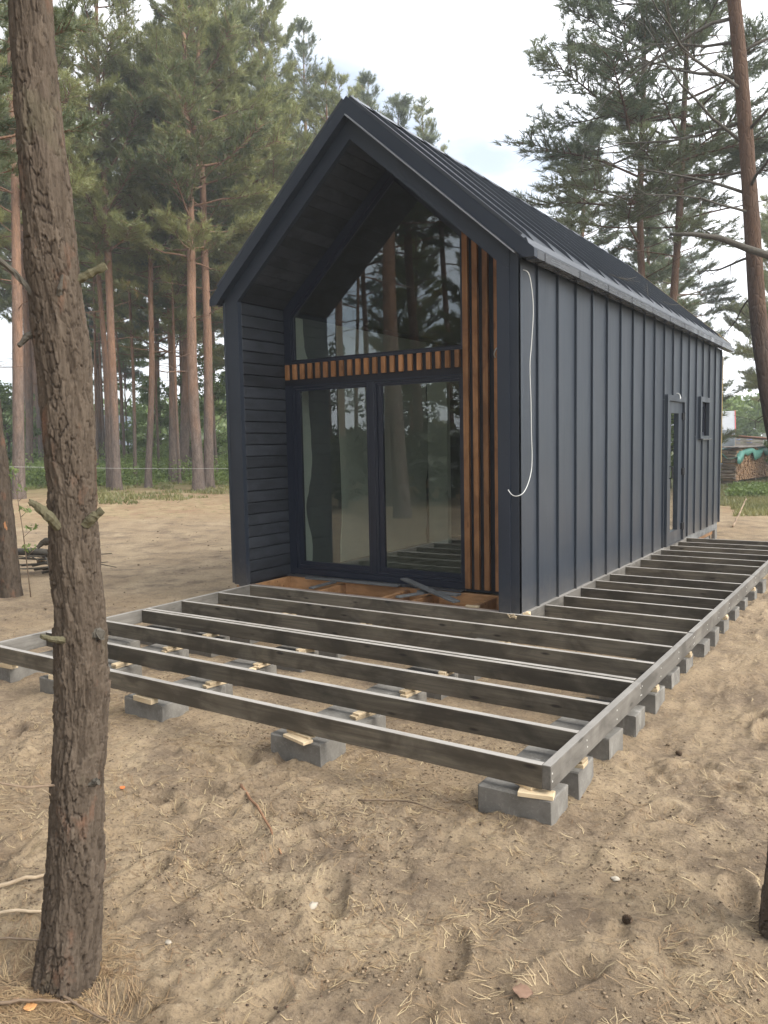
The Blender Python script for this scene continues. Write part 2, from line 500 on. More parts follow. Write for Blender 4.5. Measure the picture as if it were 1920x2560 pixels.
def m_glass():
    t = NT('window_glass')
    geo = t.n('ShaderNodeNewGeometry')
    ior = t.math('ADD', t.math('MULTIPLY', geo.outputs['Backfacing'], 1/1.55-1.55), 1.55)
    fr = t.n('ShaderNodeFresnel'); t.l(ior, fr.inputs['IOR'])
    f = t.math('MINIMUM', t.math('MULTIPLY', fr.outputs[0], 1.75), 1.0)
    tp = t.n('ShaderNodeBsdfTransparent', Color=(.86, .90, .87, 1))
    g = t.n('ShaderNodeBsdfGlossy', Roughness=.0, Color=(.95, .97, 1, 1))
    wv = t.noise(t.coord('Object', (1, 1, 1)), 1.3, 2, .5)
    t.l(t.bump(wv, .02, .01), g.inputs['Normal'])
    mx = t.n('ShaderNodeMixShader'); t.l(f, mx.inputs[0]); t.l(tp.outputs[0], mx.inputs[1]); t.l(g.outputs[0], mx.inputs[2])
    t.l(mx.outputs[0], t.out.inputs[0])
    return t.m

M_CLAD = m_metal('anthracite_seam_metal', (.024, .031, .042), .40, 2, .06)
M_ROOF = m_metal('anthracite_roof_metal', (.042, .048, .058), .34, 0, .05)
M_TRIM = m_metal('anthracite_trim', (.017, .023, .035), .45, 2, .03)
M_GUT = m_metal('gutter_metal', (.060, .064, .072), .26, 1, .06)
M_LIP = m_metal('drip_edge_metal', (.20, .21, .23), .35, 0, .1)
M_SIDE = m_wood('black_painted_siding', (.030, .034, .042), (.046, .051, .061), 1, .50, .25, (.02, .022, .026))
M_FRAME = m_plain('anthracite_window_frame', (.013, .017, .030), .36, .5, 40, .15, .03)
M_BACK = m_plain('black_backing_board', (.013, .014, .020), .6, .4)
M_SLAT = m_wood('oiled_larch_slat', (.32, .145, .055), (.48, .245, .105), 2, .55, .5, (.09, .035, .014))
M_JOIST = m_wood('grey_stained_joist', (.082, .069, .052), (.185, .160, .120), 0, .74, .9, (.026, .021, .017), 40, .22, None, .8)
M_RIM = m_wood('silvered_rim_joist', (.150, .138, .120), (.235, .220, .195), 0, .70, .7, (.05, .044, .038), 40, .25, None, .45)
M_ORANGE = m_wood('fresh_pine_beam', (.36, .185, .080), (.52, .30, .145), 0, .6, .8, (.12, .05, .02))
M_PALE = m_wood('raw_pine_offcut', (.62, .48, .30), (.76, .62, .42), 0, .65, .3, (.35, .2, .1))
M_PINK = m_wood('weathered_ledger', (.33, .255, .215), (.46, .37, .31), 0, .6, .6, (.12, .08, .06))
M_GREYPL = m_wood('grey_offcut_board', (.13, .135, .135), (.26, .265, .26), 0, .7, .4, (.06, .05, .05))
M_CONC = m_concrete()
M_GROUND = m_ground()
M_BARK = m_bark_far()
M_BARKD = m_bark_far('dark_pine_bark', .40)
M_BARKN = m_bark_near()
M_NEED = m_needles('pine_needles', (.085, .116, .040), (.300, .310, .112), (.45, .28, .09))
M_NEEDB = m_needles('pine_needles_blue', (.066, .094, .050), (.170, .200, .100), (.24, .22, .09))
M_LEAF = m_needles('broad_leaves', (.060, .105, .026), (.21, .28, .075), (.33, .31, .08))
M_DARKL = m_needles('shade_leaves', (.030, .040, .020), (.075, .085, .040), (.10, .10, .04))
M_GRASS = m_needles('grass_blades', (.10, .13, .04), (.27, .26, .10), (.40, .33, .17))
M_GLASS = m_glass()
M_PLAST = m_plain('plaster', (.74, .74, .66), .85, .3, 6, .10, .2, .004)
M_PRIMER = m_plain('grey_primer_board', (.15, .155, .145), .85, .3, 4, .25, .1)
M_FLOOR = m_wood('subfloor_boards', (.34, .30, .25), (.45, .40, .33), 1, .6, .3)
M_WHITE = m_plain('white_cable', (.60, .61, .58), .45, .5, 10, .06, 0)
M_CORD = m_plain('pale_cord', (.42, .42, .40), .7, .3, 10, .06, 0)
M_STEEL = m_plain('screw_steel', (.55, .54, .50), .3, .6, 10, .1, 0)
M_BLACK = m_plain('black_hinge', (.012, .012, .014), .35, .5)
M_YELLOW = m_wood('raw_yellow_board', (.50, .35, .13), (.62, .46, .20), 2, .65, .3)
M_STICK = m_wood('dry_stick', (.21, .145, .095), (.38, .29, .20), 0, .85, 0)
M_STICKP = m_wood('peeled_stick', (.42, .32, .21), (.56, .45, .32), 0, .8, 0)
M_MOSSY = m_plain('mossy_stub', (.105, .095, .058), .9, .2, 30, .4, .6, .01)
M_DEAD = m_plain('dead_wood', (.085, .076, .062), .9, .2, 30, .5, .6, .01)

# ------------------------------------------------------------------ ground and structure
def build_ground():
    def axis(c0, c1, step, far, n):
        k = int(round((c1-c0)/step)); core = np.linspace(c0, c1, k+1)
        lo, hi = 1.001, 1.4
        for _ in range(60):
            r = (lo+hi)/2
            if step*r*(r**n-1)/(r-1) > far: hi = r
            else: lo = r
        g = np.cumsum(step*r**np.arange(1, n+1))
        return np.concatenate([(c0-g)[::-1], core, c1+g])
    xs = axis(-2.3, 3.3, .016, 150, 115); ys = axis(-5.3, -2.0, .016, 150, 135)
    X, Y = np.meshgrid(xs, ys)
    Z = ground_z(X, Y)
    V = np.stack([X.ravel(), Y.ravel(), Z.ravel()], 1)
    nx, ny = len(xs), len(ys)
    i = (np.arange(ny-1)[:, None]*nx+np.arange(nx-1)[None, :]).ravel()
    F = np.stack([i, i+1, i+nx+1, i+nx], 1)
    obj('ground', np_mesh('ground', V, F, M_GROUND, True), kind='structure', label='churned sandy ground strewn with pine needles')
build_ground()

hz = MB(); hz.box(-166, 166, -166, 166, -2.2, 26)
t = NT('haze_air'); pv = t.n('ShaderNodeVolumePrincipled', Color=(.90, .95, 1.0, 1), Density=.0019, Anisotropy=.25)
t.l(pv.outputs[0], t.out.inputs['Volume'])
obj('haze', hz.mesh('haze', t.m), kind='stuff', label='thin pale haze in the air of the wood', cat='haze')

# ================================================================== CABIN
W, R_, L_ = 3.488, .7645, 9.0
CX = -W/2
SL = .884
def ztop(x): return 4.864-SL*abs(x-CX)
def zlow(x): return 4.697-SL*abs(x-CX)
def zin(x): return 4.482-SL*abs(x-CX)
cabin = obj('cabin', None, label='black gabled cabin with seam metal walls, deep porch and tall front glazing', cat='cabin')
cabin.empty_display_size = .3

def subtract(rects, hole):
    out = []
    h0, h1, g0, g1 = hole
    for a0, a1, b0, b1 in rects:
        if h1 <= a0 or h0 >= a1 or g1 <= b0 or g0 >= b1: out.append((a0, a1, b0, b1)); continue
        if b0 < g0: out.append((a0, a1, b0, g0))
        if b1 > g1: out.append((a0, a1, g1, b1))
        lo, hi = max(b0, g0), min(b1, g1)
        if a0 < h0: out.append((a0, h0, lo, hi))
        if a1 > h1: out.append((h1, a1, lo, hi))
    return [r for r in out if r[1]-r[0] > .004 and r[3]-r[2] > .004]

DOOR = (5.10, 6.05, -.01, 2.08)
WIN = (7.26, 7.84, 1.57, 2.135)
ZB, ZT = 0.0, 3.20
# walls (shell)
for x0, x1, holes in ((-.20, -.012, (DOOR, WIN)), (-3.476, -3.31, ())):
    rects = [(.06, L_-.03, -.02, 3.13)]
    for h in holes: rects = subtract(rects, h)
    b = MB()
    for a0, a1, b0, b1 in rects: b.box(x0, x1, a0, a1, b0, b1)
    part('wall', b, M_BACK, cabin)
b = MB(); b.prism([(-3.47, -.05), (-.015, -.05), (-.015, 3.12), (CX, 4.66), (-3.47, 3.12)], L_-.03, L_+.01)
part('back_wall', b, M_YELLOW, cabin)
# cladding panels with their standing seams (a panel runs from seam to seam)
edges = [.004]+[.398+.5031*k for k in range(18)]+[L_]
for k in range(len(edges)-1):
    rects = [(edges[k]+.001, edges[k+1]-.001, ZB, ZT-.08)]
    for h in (DOOR, WIN): rects = subtract(rects, h)
    b = MB()
    for a0, a1, b0, b1 in rects:
        b.box(-.010, .0, a0, a1, b0, b1)
        if k > 0 and abs(a0-edges[k]-.001) < .002: b.box(-.003, .026, a0-.006, a0+.007, b0+.001, b1-.002, .002)
    part('wall_panel', b, M_CLAD, cabin)
    b = MB(); b.box(-3.488, -3.478, edges[k]+.001, edges[k+1]-.001, ZB, ZT-.08); b.box(-3.514, -3.487, edges[k]-.005, edges[k]+.008, ZB+.001, ZT-.085, .002)
    part('wall_panel', b, M_CLAD, cabin)
bxo('corner_trim', M_TRIM, cabin, -.02, .022, L_-.02, L_+.03, 0, 3.08)
bxo('skirting_board', M_GREYPL, cabin, -.04, -.008, 6.30, L_-.06, -.125, -.004, .003)
bxo('sole_beam', M_ORANGE, cabin, -.20, -.045, .80, L_-.05, -.20, -.024, .003)
bxo('sole_beam', M_ORANGE, cabin, -3.45, -3.30, .0, L_-.05, -.20, -.024, .003)
for y in (2.0, 4.2, 6.4, 8.05):
    bxo('pier', M_CONC, cabin, -.36, -.02, y, y+.24, -.42, -.202, .006)
    bxo('pier', M_CONC, cabin, -3.47, -3.10, y, y+.24, -.42, -.202, .006)
bxo('pier', M_CONC, cabin, -.24, -.10, 8.62, 8.80, -.42, -.126, .006)
bxo('pier', M_CONC, cabin, -.06, .0, 8.72, 8.90, -.42, -.126, .006)

# porch frame: corner posts and rake bands
for s in (1, -1):
    def mx(x): return x if s == 1 else 2*CX-x
    xo, xm, xi = 0.0, -.083, -.20
    b = MB(); b.prism([(mx(xo), -.012), (mx(xm), -.012), (mx(xm), zlow(xm)), (mx(xo), zlow(xo))], .006, .05); part('corner_post', b, M_TRIM, cabin)
    b = MB(); b.prism([(mx(xm-.001), -.03 if s == -1 else -.004), (mx(xi), -.03 if s == -1 else -.004), (mx(xi), zin(xi)), (mx(xm-.001), zin(xm)+.02)], -.008, .05); part('corner_post', b, M_TRIM, cabin)
    b = MB(); b.prism([(mx(xi+.0), zin(xi)), (CX, zin(CX)), (CX, zlow(CX)), (mx(xm), zlow(xm)), (mx(xm), zin(xm)+.021)], -.004, .048); part('rake_band', b, M_TRIM, cabin)
    e = .172
    b = MB(); b.prism([(CX, zlow(CX)), (CX, ztop(CX)), (mx(e), ztop(e)-.005), (mx(e), ztop(e)-.075), (mx(.072), zlow(.04)-.02)], -.055, .004); part('fascia', b, M_TRIM, cabin)
    b = MB(); b.prism([(CX, zlow(CX)-.002), (CX, zlow(CX)-.016), (mx(-.01), zlow(-.01)-.016), (mx(-.01), zlow(-.01)-.002)], -.085, -.002); part('drip_edge', b, M_LIP if s == 1 else M_TRIM, cabin)  # right lip's pale colour stands in for its sky reflection
# small screws of the corner post
b = MB()
for z in (.35, .75, 1.15, 1.55, 1.95, 2.35, 2.75):
    for x in (-.115, -3.40): b.tube([(x, -.011, z), (x, -.007, z)], .005, 6)
part('post_screw', b, M_BLACK, cabin, kind='stuff')
# recess siding planks, left and right
n = 24; ph = 3.113/n
for i in range(n):
    z0 = .004+i*ph
    b = MB(); b.box(-3.306, -3.286, .052, R_-.002, z0, z0+ph-.010, .005); part('siding_plank', b, M_SIDE, cabin)
    b = MB(); b.box(-.202, -.182, .052, R_-.002, z0, z0+ph-.007, .004); part('siding_plank', b, M_SIDE, cabin)
# soffit planks
sl = math.hypot(1, SL); m_ = 16; half = CX+3.288
for s in (1, -1):
    for i in range(m_):
        a = i*half/m_; bb = (i+1)*half/m_-.006
        p = [(CX+s*a, zin(CX+a)-.0), (CX+s*bb, zin(CX+bb)), (CX+s*bb, zin(CX+bb)+.022), (CX+s*a, zin(CX+a)+.022)]
        b = MB(); b.prism(p, .052, R_-.002); part('soffit_plank', b, M_SIDE, cabin)
    b = MB(); b.prism([(CX, zin(CX)+.026), (CX+s*half, zin(CX+half)+.026), (CX+s*half, zin(CX+half)+.05), (CX, zin(CX)+.05)], .055, L_-.04); part('ceiling', b, M_PLAST if False else M_SIDE, cabin)

# roof panels (each with a seam), both slopes
yb = [-.05]+[.30+.5031*k for k in range(18)]+[9.33]
for k in range(len(yb)-1):
    for s in (1, -1):
        x1 = CX+s*(0.100-CX)
        p0 = (CX+s*.002, ztop(CX)+.004); p1 = (x1, ztop(0.100)+.004)
        nx_, nz_ = s*SL/sl*.02, 1/sl*.02
        b = MB()
        b.prism([p0, p1, (p1[0]-nx_, p1[1]-nz_), (p0[0]-nx_*.0, p0[1]-.03)], yb[k]+.001, yb[k+1]-.001)
        if k > 0:
            q0 = (p0[0]+s*.03, p0[1]-.03*SL-.001); q1 = (p1[0]-s*.06, p1[1]+.06*SL-.001)
            b.prism([q0, q1, (q1[0]+nx_*1.5, q1[1]+nz_*1.5), (q0[0]+nx_*1.5, q0[1]+nz_*1.5)][:2]+[(q1[0]-s*.12+nx_*1.5, q1[1]+.12*SL+nz_*1.5), (q0[0]+nx_*1.5, q0[1]+nz_*1.5)], yb[k]-.007, yb[k]+.007)
        else:
            q0 = (p0[0]+s*.03, p0[1]-.03*SL-.001); q1 = (p1[0]-s*.06, p1[1]+.06*SL-.001)
            b.prism([q0, q1, (q1[0]+nx_*1.2, q1[1]+nz_*1.2), (q0[0]+nx_*1.2, q0[1]+nz_*1.2)], yb[k]-.004, yb[k]+.02)
        part('roof_panel', b, M_ROOF, cabin)
b = MB(); b.prism([(CX-.10, ztop(CX)-.055), (CX, ztop(CX)+.036), (CX+.10, ztop(CX)-.055), (CX, ztop(CX)+.020)], .02, 9.32); part('ridge_cap', b, M_ROOF, cabin)
b = MB(); b.prism([(.062, 3.262), (.098, 3.262), (.124, 3.20), (.124, 3.186), (.062, 3.186)], -.05, 9.33); part('eave_flashing', b, M_ROOF, cabin)
for s in (1, -1):
    x1 = CX+s*(0.10-CX)
    b = MB(); b.prism([(CX, ztop(CX)+.026), (x1, ztop(.10)+.026), (x1, ztop(.10)-.14), (CX, ztop(CX)-.14)], 9.332, 9.36); part('barge_board', b, M_YELLOW, cabin)
    b = MB(); b.prism([(CX, ztop(CX)-.02), (x1, ztop(.10)-.02), (x1, ztop(.10)-.12), (CX, ztop(CX)-.12)], .05, 9.331); part('roof_deck', b, M_BACK, cabin)
bxo('corner_board', M_YELLOW, cabin, -.07, .028, L_+.032, L_+.062, 1.08, 3.0)

# gutters in sections, joined by clips
gy = [.05, .23, 1.12, 2.0, 2.875, 3.776, 4.642, 5.498, 6.351, 7.25, 8.2, 9.39]
for s in (1, -1):
    for k in range(len(gy)-1):
        y0, y1 = gy[k]+.004, gy[k+1]-.004
        prof = [(.050, 3.175), (.050, 3.100), (.155, 3.100), (.155, 3.168), (.149, 3.168), (.149, 3.106), (.056, 3.106), (.056, 3.175)]
        b = MB(); b.prism([((x if s == 1 else 2*CX-x), z) for x, z in prof], y0, y1); part('gutter', b, M_GUT, cabin)
        if k: 
            prof2 = [(.046, 3.180), (.046, 3.097), (.158, 3.097), (.158, 3.172), (.1556, 3.172), (.1556, 3.0995), (.0495, 3.0995), (.0495, 3.18)]
            b = MB(); b.prism([((x if s == 1 else 2*CX-x), z) for x, z in prof2], gy[k]-.009, gy[k]+.009); part('gutter_clip', b, M_BLACK, cabin)
bxo('gutter_end', M_GUT, cabin, .05, .155, 9.392, 9.396, 3.1, 3.17, .001)
bxo('gutter_end', M_TRIM, cabin, .05, .155, .046, .052, 3.095, 3.178, .001)

# ---- facade in the recess
YF = R_
bxo('facade_board', M_BACK, cabin, -3.286, -.93, YF+.006, YF+.04, 2.24, 2.532, .001)
b = MB(); b.prism([(-.932, .0), (-.203, .0), (-.203, zin(-.203)-.001), (-.932, zin(-.932)-.001)], YF+.006, YF+.04); part('facade_board', b, M_BACK, cabin)
for i in range(21):
    x = -3.272+i*.11245
    bxo('header_slat', M_SLAT, cabin, x, x+.052, YF-.028, YF+.004, 2.305, 2.479, .002)
for x0, x1 in ((-.926, -.864), (-.816, -.758), (-.704, -.645), (-.580, -.520), (-.462, -.402), (-.345, -.285)):
    b = MB(); zt = min(zin(x0), zin(x1)) - .03
    b.box(x0, x1, YF-.036, YF+.004, .032, zt, .002); part('vertical_slat', b, M_SLAT, cabin)
# patio door: outer frame, two sashes, panes
pw = MB()
pw.ring([(-3.286, .014), (-.934, .014), (-.934, 2.238), (-3.286, 2.238)], [(-3.186, .088), (-.965, .088), (-.965, 2.222), (-3.186, 2.222)], YF-.012, YF+.07)
patio = part('patio_door', pw, M_FRAME, cabin)
for x0, x1, g0, g1 in ((-3.184, -2.122, -3.092, -2.146), (-2.040, -.967, -1.944, -.992)):
    b = MB(); b.ring([(x0, .09), (x1, .09), (x1, 2.22), (x0, 2.22)], [(x0+.035, .125), (x1-.02, .125), (x1-.02, 2.19), (x0+.035, 2.19)], YF+.002, YF+.06)
    b.ring([(x0+.036, .126), (x1-.021, .126), (x1-.021, 2.189), (x0+.036, 2.189)], [(g0, .172), (g1, .172), (g1, 2.168), (g0, 2.168)], YF+.014, YF+.055)
    part('sash', b, M_FRAME, patio)
    b = MB(); b.box(g0-.01, g1+.01, YF+.030, YF+.036, .162, 2.178); part('pane', b, M_GLASS, patio)
b = MB(); b.box(-2.121, -2.041, YF-.006, YF+.06, .09, 2.221, .004); part('mullion', b, M_FRAME, patio)
# gable window above
ztg = lambda x: 4.30-.905*abs(x-CX)
outer = [(-3.284, 2.480), (-.936, 2.480), (-.936, zin(-.936)-.003), (CX, zin(CX)-.003), (-3.284, zin(-3.284)-.003)]
inner = [(-3.157, 2.532), (-.968, 2.532), (-.968, ztg(-.968)), (CX, ztg(CX)), (-3.157, ztg(-3.157))]
mid = [(-3.19, 2.512), (-.955, 2.512), (-.955, ztg(-.955)+.05), (CX, ztg(CX)+.06), (-3.19, ztg(-3.19)+.045)]
outer[0] = (-3.284, 2.481+.003); outer[1] = (-.936, 2.484)
b = MB(); b.ring(outer, mid, YF-.010, YF+.06); gw = part('gable_window', b, M_FRAME, cabin)
b = MB(); b.ring(mid, inner, YF+.008, YF+.055); part('bead', b, M_FRAME, gw)
b = MB(); b.prism([(x, z) for x, z in inner], YF+.028, YF+.034); part('pane', b, M_GLASS, gw)
bxo('sill_strip', M_TRIM, cabin, -3.284, -.94, YF-.085, YF-.014, -.004, .010, .002)
# porch floor frame, still without boards
bxo('sill_beam', M_ORANGE, cabin, -3.284, -.205, YF-.075, YF-.02, -.19, -.010, .003)
bxo('sill_beam', M_ORANGE, cabin, -3.284, -3.24, .075, YF-.08, -.16, -.012, .003)
for x in (-2.47, -1.62, -1.26):
    bxo('floor_beam', M_ORANGE, cabin, x, x+.05, .075, YF-.08, -.17, -.03, .003)
for k, x in enumerate((-.60, -.25)):
    bxo('floor_beam', M_ORANGE, cabin, x, x+.05, .075, YF-.08, -.17, -.02, .003)
bxo('porch_ledger', M_PINK, cabin, -3.27, -.205, .016, .070, -.14, -.002, .003)

# ---- side door
b = MB(); d0, d1, dz = 5.03, 6.13, 2.155
def yz_ring(b, o, i, x0, x1):     # frame in the y,z plane
    n = len(o); v = [(x, y, z) for x in (x0, x1) for Lp in (o, i) for y, z in Lp]; f = []
    for k in range(n):
        j = (k+1) % n
        f += [(n+k, n+j, j, k), (2*n+k, 2*n+j, 3*n+j, 3*n+k), (j, 2*n+j, 2*n+k, k), (n+k, 3*n+k, 3*n+j, n+j)]
    b.add(v, f)
yz_ring(b, [(d0, .001), (d1, .001), (d1, dz), (d0, dz)], [(5.115, .004), (6.045, .004), (6.045, 2.075), (5.115, 2.075)], -.004, .046)
door = part('side_door', b, M_CLAD, cabin)
b = MB(); yz_ring(b, [(5.118, .007), (6.042, .007), (6.042, 2.072), (5.118, 2.072)], [(5.355, .175), (5.812, .175), (5.812, 1.907), (5.355, 1.907)], -.06, .010)
part('door_leaf', b, M_CLAD, door)
b = MB(); b.box(-.03, -.024, 5.345, 5.822, .165, 1.917); part('pane', b, M_GLASS, door)
b = MB(); b.tube([(.012, 5.30, .965), (.05, 5.30, .975), (.05, 5.30, 1.13), (.012, 5.30, 1.14)], .011, 8); part('handle', b, M_BLACK, door)
for z in (.21, 1.04, 1.87):
    b = MB(); b.box(.008, .040, 6.0, 6.038, z-.05, z+.05, .004); b.tube([(.042, 6.044, z-.055), (.042, 6.044, z+.055)], .012, 8); part('hinge', b, M_BLACK, door)
# ---- small window
b = MB(); yz_ring(b, [(7.17, 1.53), (7.93, 1.53), (7.93, 2.21), (7.17, 2.21)], [(7.27, 1.575), (7.83, 1.575), (7.83, 2.13), (7.27, 2.13)], -.004, .046)
sw = part('side_window', b, M_CLAD, cabin)
b = MB(); yz_ring(b, [(7.272, 1.577), (7.828, 1.577), (7.828, 2.128), (7.272, 2.128)], [(7.34, 1.64), (7.76, 1.64), (7.76, 2.065), (7.34, 2.065)], -.08, -.03)
part('sash', b, M_FRAME, sw)
b = MB(); b.box(-.058, -.052, 7.33, 7.77, 1.63, 2.075); part('pane', b, M_GLASS, sw)
b = MB(); b.box(.0, .075, 7.20, 7.96, 1.508, 1.526, .003); part('sill', b, M_GUT, sw)

# ---- room behind the glass
bxo('floor', M_FLOOR, cabin, -3.30, -.205, YF+.09, L_-.05, -.02, .016, .001)
b = MB(); b.box(-3.308, -3.262, YF+.075, L_-.05, .017, 3.06); part('interior_wall', b, M_PRIMER, cabin)
def ragged(y0, y1, seed, z1=3.05):
    """plaster patch with ragged vertical edges, 6 mm thick, on the left inner wall"""
    zs = np.linspace(.02, z1, 46)
    l = y0+(.13*(fbm(zs*1.1, zs*0+seed, 5, 4)-.5) if y0 > 1 else 0*zs); r = y1+.30*(fbm(zs*1.3, zs*0+seed+9, 5, 4)-.5)
    V = []; F = []
    for i, z in enumerate(zs):
        V += [(-3.262, l[i], z), (-3.254, l[i]+.004, z), (-3.254, r[i]-.004, z), (-3.262, r[i], z)]
    for i in range(len(zs)-1):
        a = 4*i
        F += [(a, a+4, a+5, a+1), (a+1, a+5, a+6, a+2), (a+2, a+6, a+7, a+3)]
    b = MB(); b.add(V, F); part('plaster_patch', b, M_PLAST, cabin)
ragged(.85, 1.12, 3); ragged(1.75, 4.0, 8)
b = MB(); b.box(-3.253, -2.92, 4.02, 4.12, .017, 2.9); part('interior_wall', b, M_PLAST, cabin)
b = MB(); b.prism([(-3.25, .017), (-.21, .017), (-.21, 3.05), (CX, 4.38), (-3.25, 3.05)], 6.4, 6.5); part('interior_wall', b, M_PRIMER, cabin)

# ---- cables
def cable(name, pts, r, label, m=None):
    P = np.array(pts, float); out = []
    for i in range(len(P)-1):
        p0, p1, p2, p3 = P[max(i-1, 0)], P[i], P[i+1], P[min(i+2, len(P)-1)]
        for t in np.linspace(0, 1, 6, endpoint=False):
            out.append(.5*((2*p1)+(p2-p0)*t+(2*p0-5*p1+4*p2-p3)*t*t+(3*p1-p0-3*p2+p3)*t**3))
    out.append(P[-1])
    b = MB(); b.tube(out, r, 8)
    return part(name, b, m or M_WHITE, None, True, label=label, cat='cable')
cable('cable', [(.002, .10, 3.03), (.05, .13, 2.98), (.055, .20, 2.72), (.035, .205, 2.40), (.03, .18, 2.2), (.03, .20, 1.9), (.03, .21, 1.6), (.035, .21, 1.42), (.045, .17, 1.28), (.05, .08, 1.16), (.045, -.02, 1.085), (.0, -.06, 1.06), (-.05, -.05, 1.075), (-.085, -.045, 1.115)], .0038, 'white cable hanging loose down the front end of the metal side wall')
cable('cable', [(-.50, YF-.0, 2.44), (-.52, YF-.09, 2.45), (-.545, YF-.10, 2.40), (-.55, YF-.07, 2.36)], .006, 'short white cable stub curling out of the slats in the porch')
cable('cable', [(.046, 5.52, 2.19), (.09, 5.50, 2.17), (.12, 5.42, 2.12), (.13, 5.36, 2.10)], .007, 'short white cable stub poking out above the side door')

# ================================================================== DECK FRAME
deck = obj('deck_frame', None, label='grey stained open joist frame for a deck round the cabin corner', cat='deck frame')
deck.empty_display_size = .3
XR, XL, DY = 1.4863, -3.22, -3.0374
H = .12
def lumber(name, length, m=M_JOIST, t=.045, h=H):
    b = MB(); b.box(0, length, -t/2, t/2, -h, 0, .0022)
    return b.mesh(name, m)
J = [-3.0374, -2.5478, -2.0274, -1.5312, -1.0337, -.5259, -.0337]
me_front = lumber('joist', XR-.045-XL-.002)
for i, y in enumerate(J):
    obj('joist', me_front, deck, (XL+.001, y+.0225, random.uniform(-.003, .0)))
obj('joist', me_front, deck, (XL+.001, J[3]+.0695, .002), (0, 0, .0012))
me_side = lumber('joist', XR-.045-.047)
for y in (.4818, .9778, 1.4714, 1.9533, 2.4495, 3.0599, 3.711, 4.221, 4.7331, 5.2397, 5.7375, 6.2686):
    obj('joist', me_side, deck, (.046, y+.0225, random.uniform(-.003, .001)), (0, 0, random.uniform(-.002, .002)))
def rim(x, y0, y1, name='rim_joist', dz=0.0):
    o = obj(name, lumber(name, y1-y0-.002, M_RIM), deck, (x, y0+.001, dz), (0, 0, math.pi/2))
    return o
RIMX = XR-.0225
rims = [rim(RIMX, DY, J[3]+.0225, dz=.001), rim(RIMX, J[3]+.0225, J[6]+.03, dz=-.002), rim(RIMX, J[6]+.03, 1.49, dz=.003), rim(RIMX, 1.49, 3.08, dz=-.001), rim(RIMX, 3.08, 6.31, dz=.001)]
rim(XL-.0225, DY, J[3]+.05); rim(XL-.0225, J[3]+.05, J[6]+.045, dz=-.002)
lg = rim(.0225, .016, 3.2, 'ledger', .001); rim(.0225, 3.2, 6.31, 'ledger', -.001)
b = MB(); b.box(.028, .10, .002, .014, -.002, .012); b.box(.05, .085, .004, .05, .0, .02)
part('ledger_shim', b, M_PALE, deck)
# screw heads, on the rim they are driven into
for ro in rims:
    y0 = ro.location.y
    b = MB(); k = 0
    for y in J+[.4818, .9778, 1.4714, 1.9533, 2.4495, 3.0599, 3.711, 4.221]:
        ly = y+.0225-y0
        if ly < -.01 or ly > ro.data.vertices[-1].co.x+.02: continue
        ly = max(ly, .02)
        for zz in (-.034, -.082):
            z = zz+random.uniform(-.007, .007); yy = ly+random.uniform(-.006, .006)
            b.tube([(yy, -.0215, z), (yy, -.0242, z)], [.0055, .0045], 7); k += 1
    if k: part('screw', b, M_STEEL, ro, kind='stuff')

# ---- concrete blocks
def block_mesh(seed):
    b = MB(); b.box(-.19, .19, -.12, .12, -.24, 0, .0055)
    me = b.mesh('concrete_block', M_CONC)
    rr = random.Random(seed)
    for v in me.vertices: v.co += Vector((rr.uniform(-.005, .005), rr.uniform(-.005, .005), rr.uniform(-.003, .003)))
    return me
BLK = [block_mesh(i) for i in range(4)]
ORD = ['first', 'second', 'third', 'fourth', 'fifth', 'sixth', 'seventh', 'eighth', 'ninth', 'tenth', 'eleventh', 'twelfth', 'thirteenth']
BZ = -.162
bi = [0]
def block(x, y, rz, label, z=BZ):
    bi[0] += 1
    return obj('concrete_block', BLK[bi[0] % 4], None, (x, y, z), (random.uniform(-.012, .012), random.uniform(-.012, .012), rz+random.uniform(-.03, .03)), label, 'concrete block', 'concrete blocks under the deck frame')
rows = {0: 'the frontmost joist', 1: 'the second joist from the front', 2: 'the third joist from the front', 3: 'the doubled fourth joist', 4: 'the fifth joist from the front', 5: 'the sixth joist from the front'}
cols = {'mid': 'middle of the frame', 'left': 'left of the middle', 'tree': 'behind the near tree trunk', 'edge': 'far left edge'}
gridx = {'mid': -.065, 'left': -1.40, 'tree': -2.385, 'edge': -3.02}
rimrow = [(-2.56, 0), (-2.02, .0), (-1.575, 0), (-1.075, 0), (-.575, 0), (-.12, 0), (.44, 0), (.94, 0), (1.42, 0), (1.93, 0), (2.47, 0), (3.05, 0), (3.75, 0), (4.25, 0)]
block(1.302, -2.938, 0.0, 'concrete block under the front right corner of the deck frame, edge to the camera')
for k, (y, a) in enumerate(rimrow[:13]):
    block(1.305+random.uniform(-.012, .012), y, random.uniform(-.02, .02), 'concrete block in the row under the right rim beam, %s behind the corner block' % ORD[k])
jit = random.Random(5)
SH = []
for r in range(6):
    for cname, x in gridx.items():
        y = J[r]+.0225
        if r == 0:
            if cname == 'mid': x, y, a = -.07, -2.938, -.012
            elif cname == 'left': x, y, a = -1.415, -2.918, .02
            elif cname == 'tree': x, y, a = -2.375, -2.93, 0
            else: x, y, a = -3.115, -2.84, math.pi/2
        else:
            y += .0; a = jit.uniform(-.03, .03); x += jit.uniform(-.02, .02)
        block(x, y, a, 'concrete block under %s, %s' % (rows[r], cols[cname]))
        if cname != 'edge' or r == 0: SH.append((r, cname, x, y))

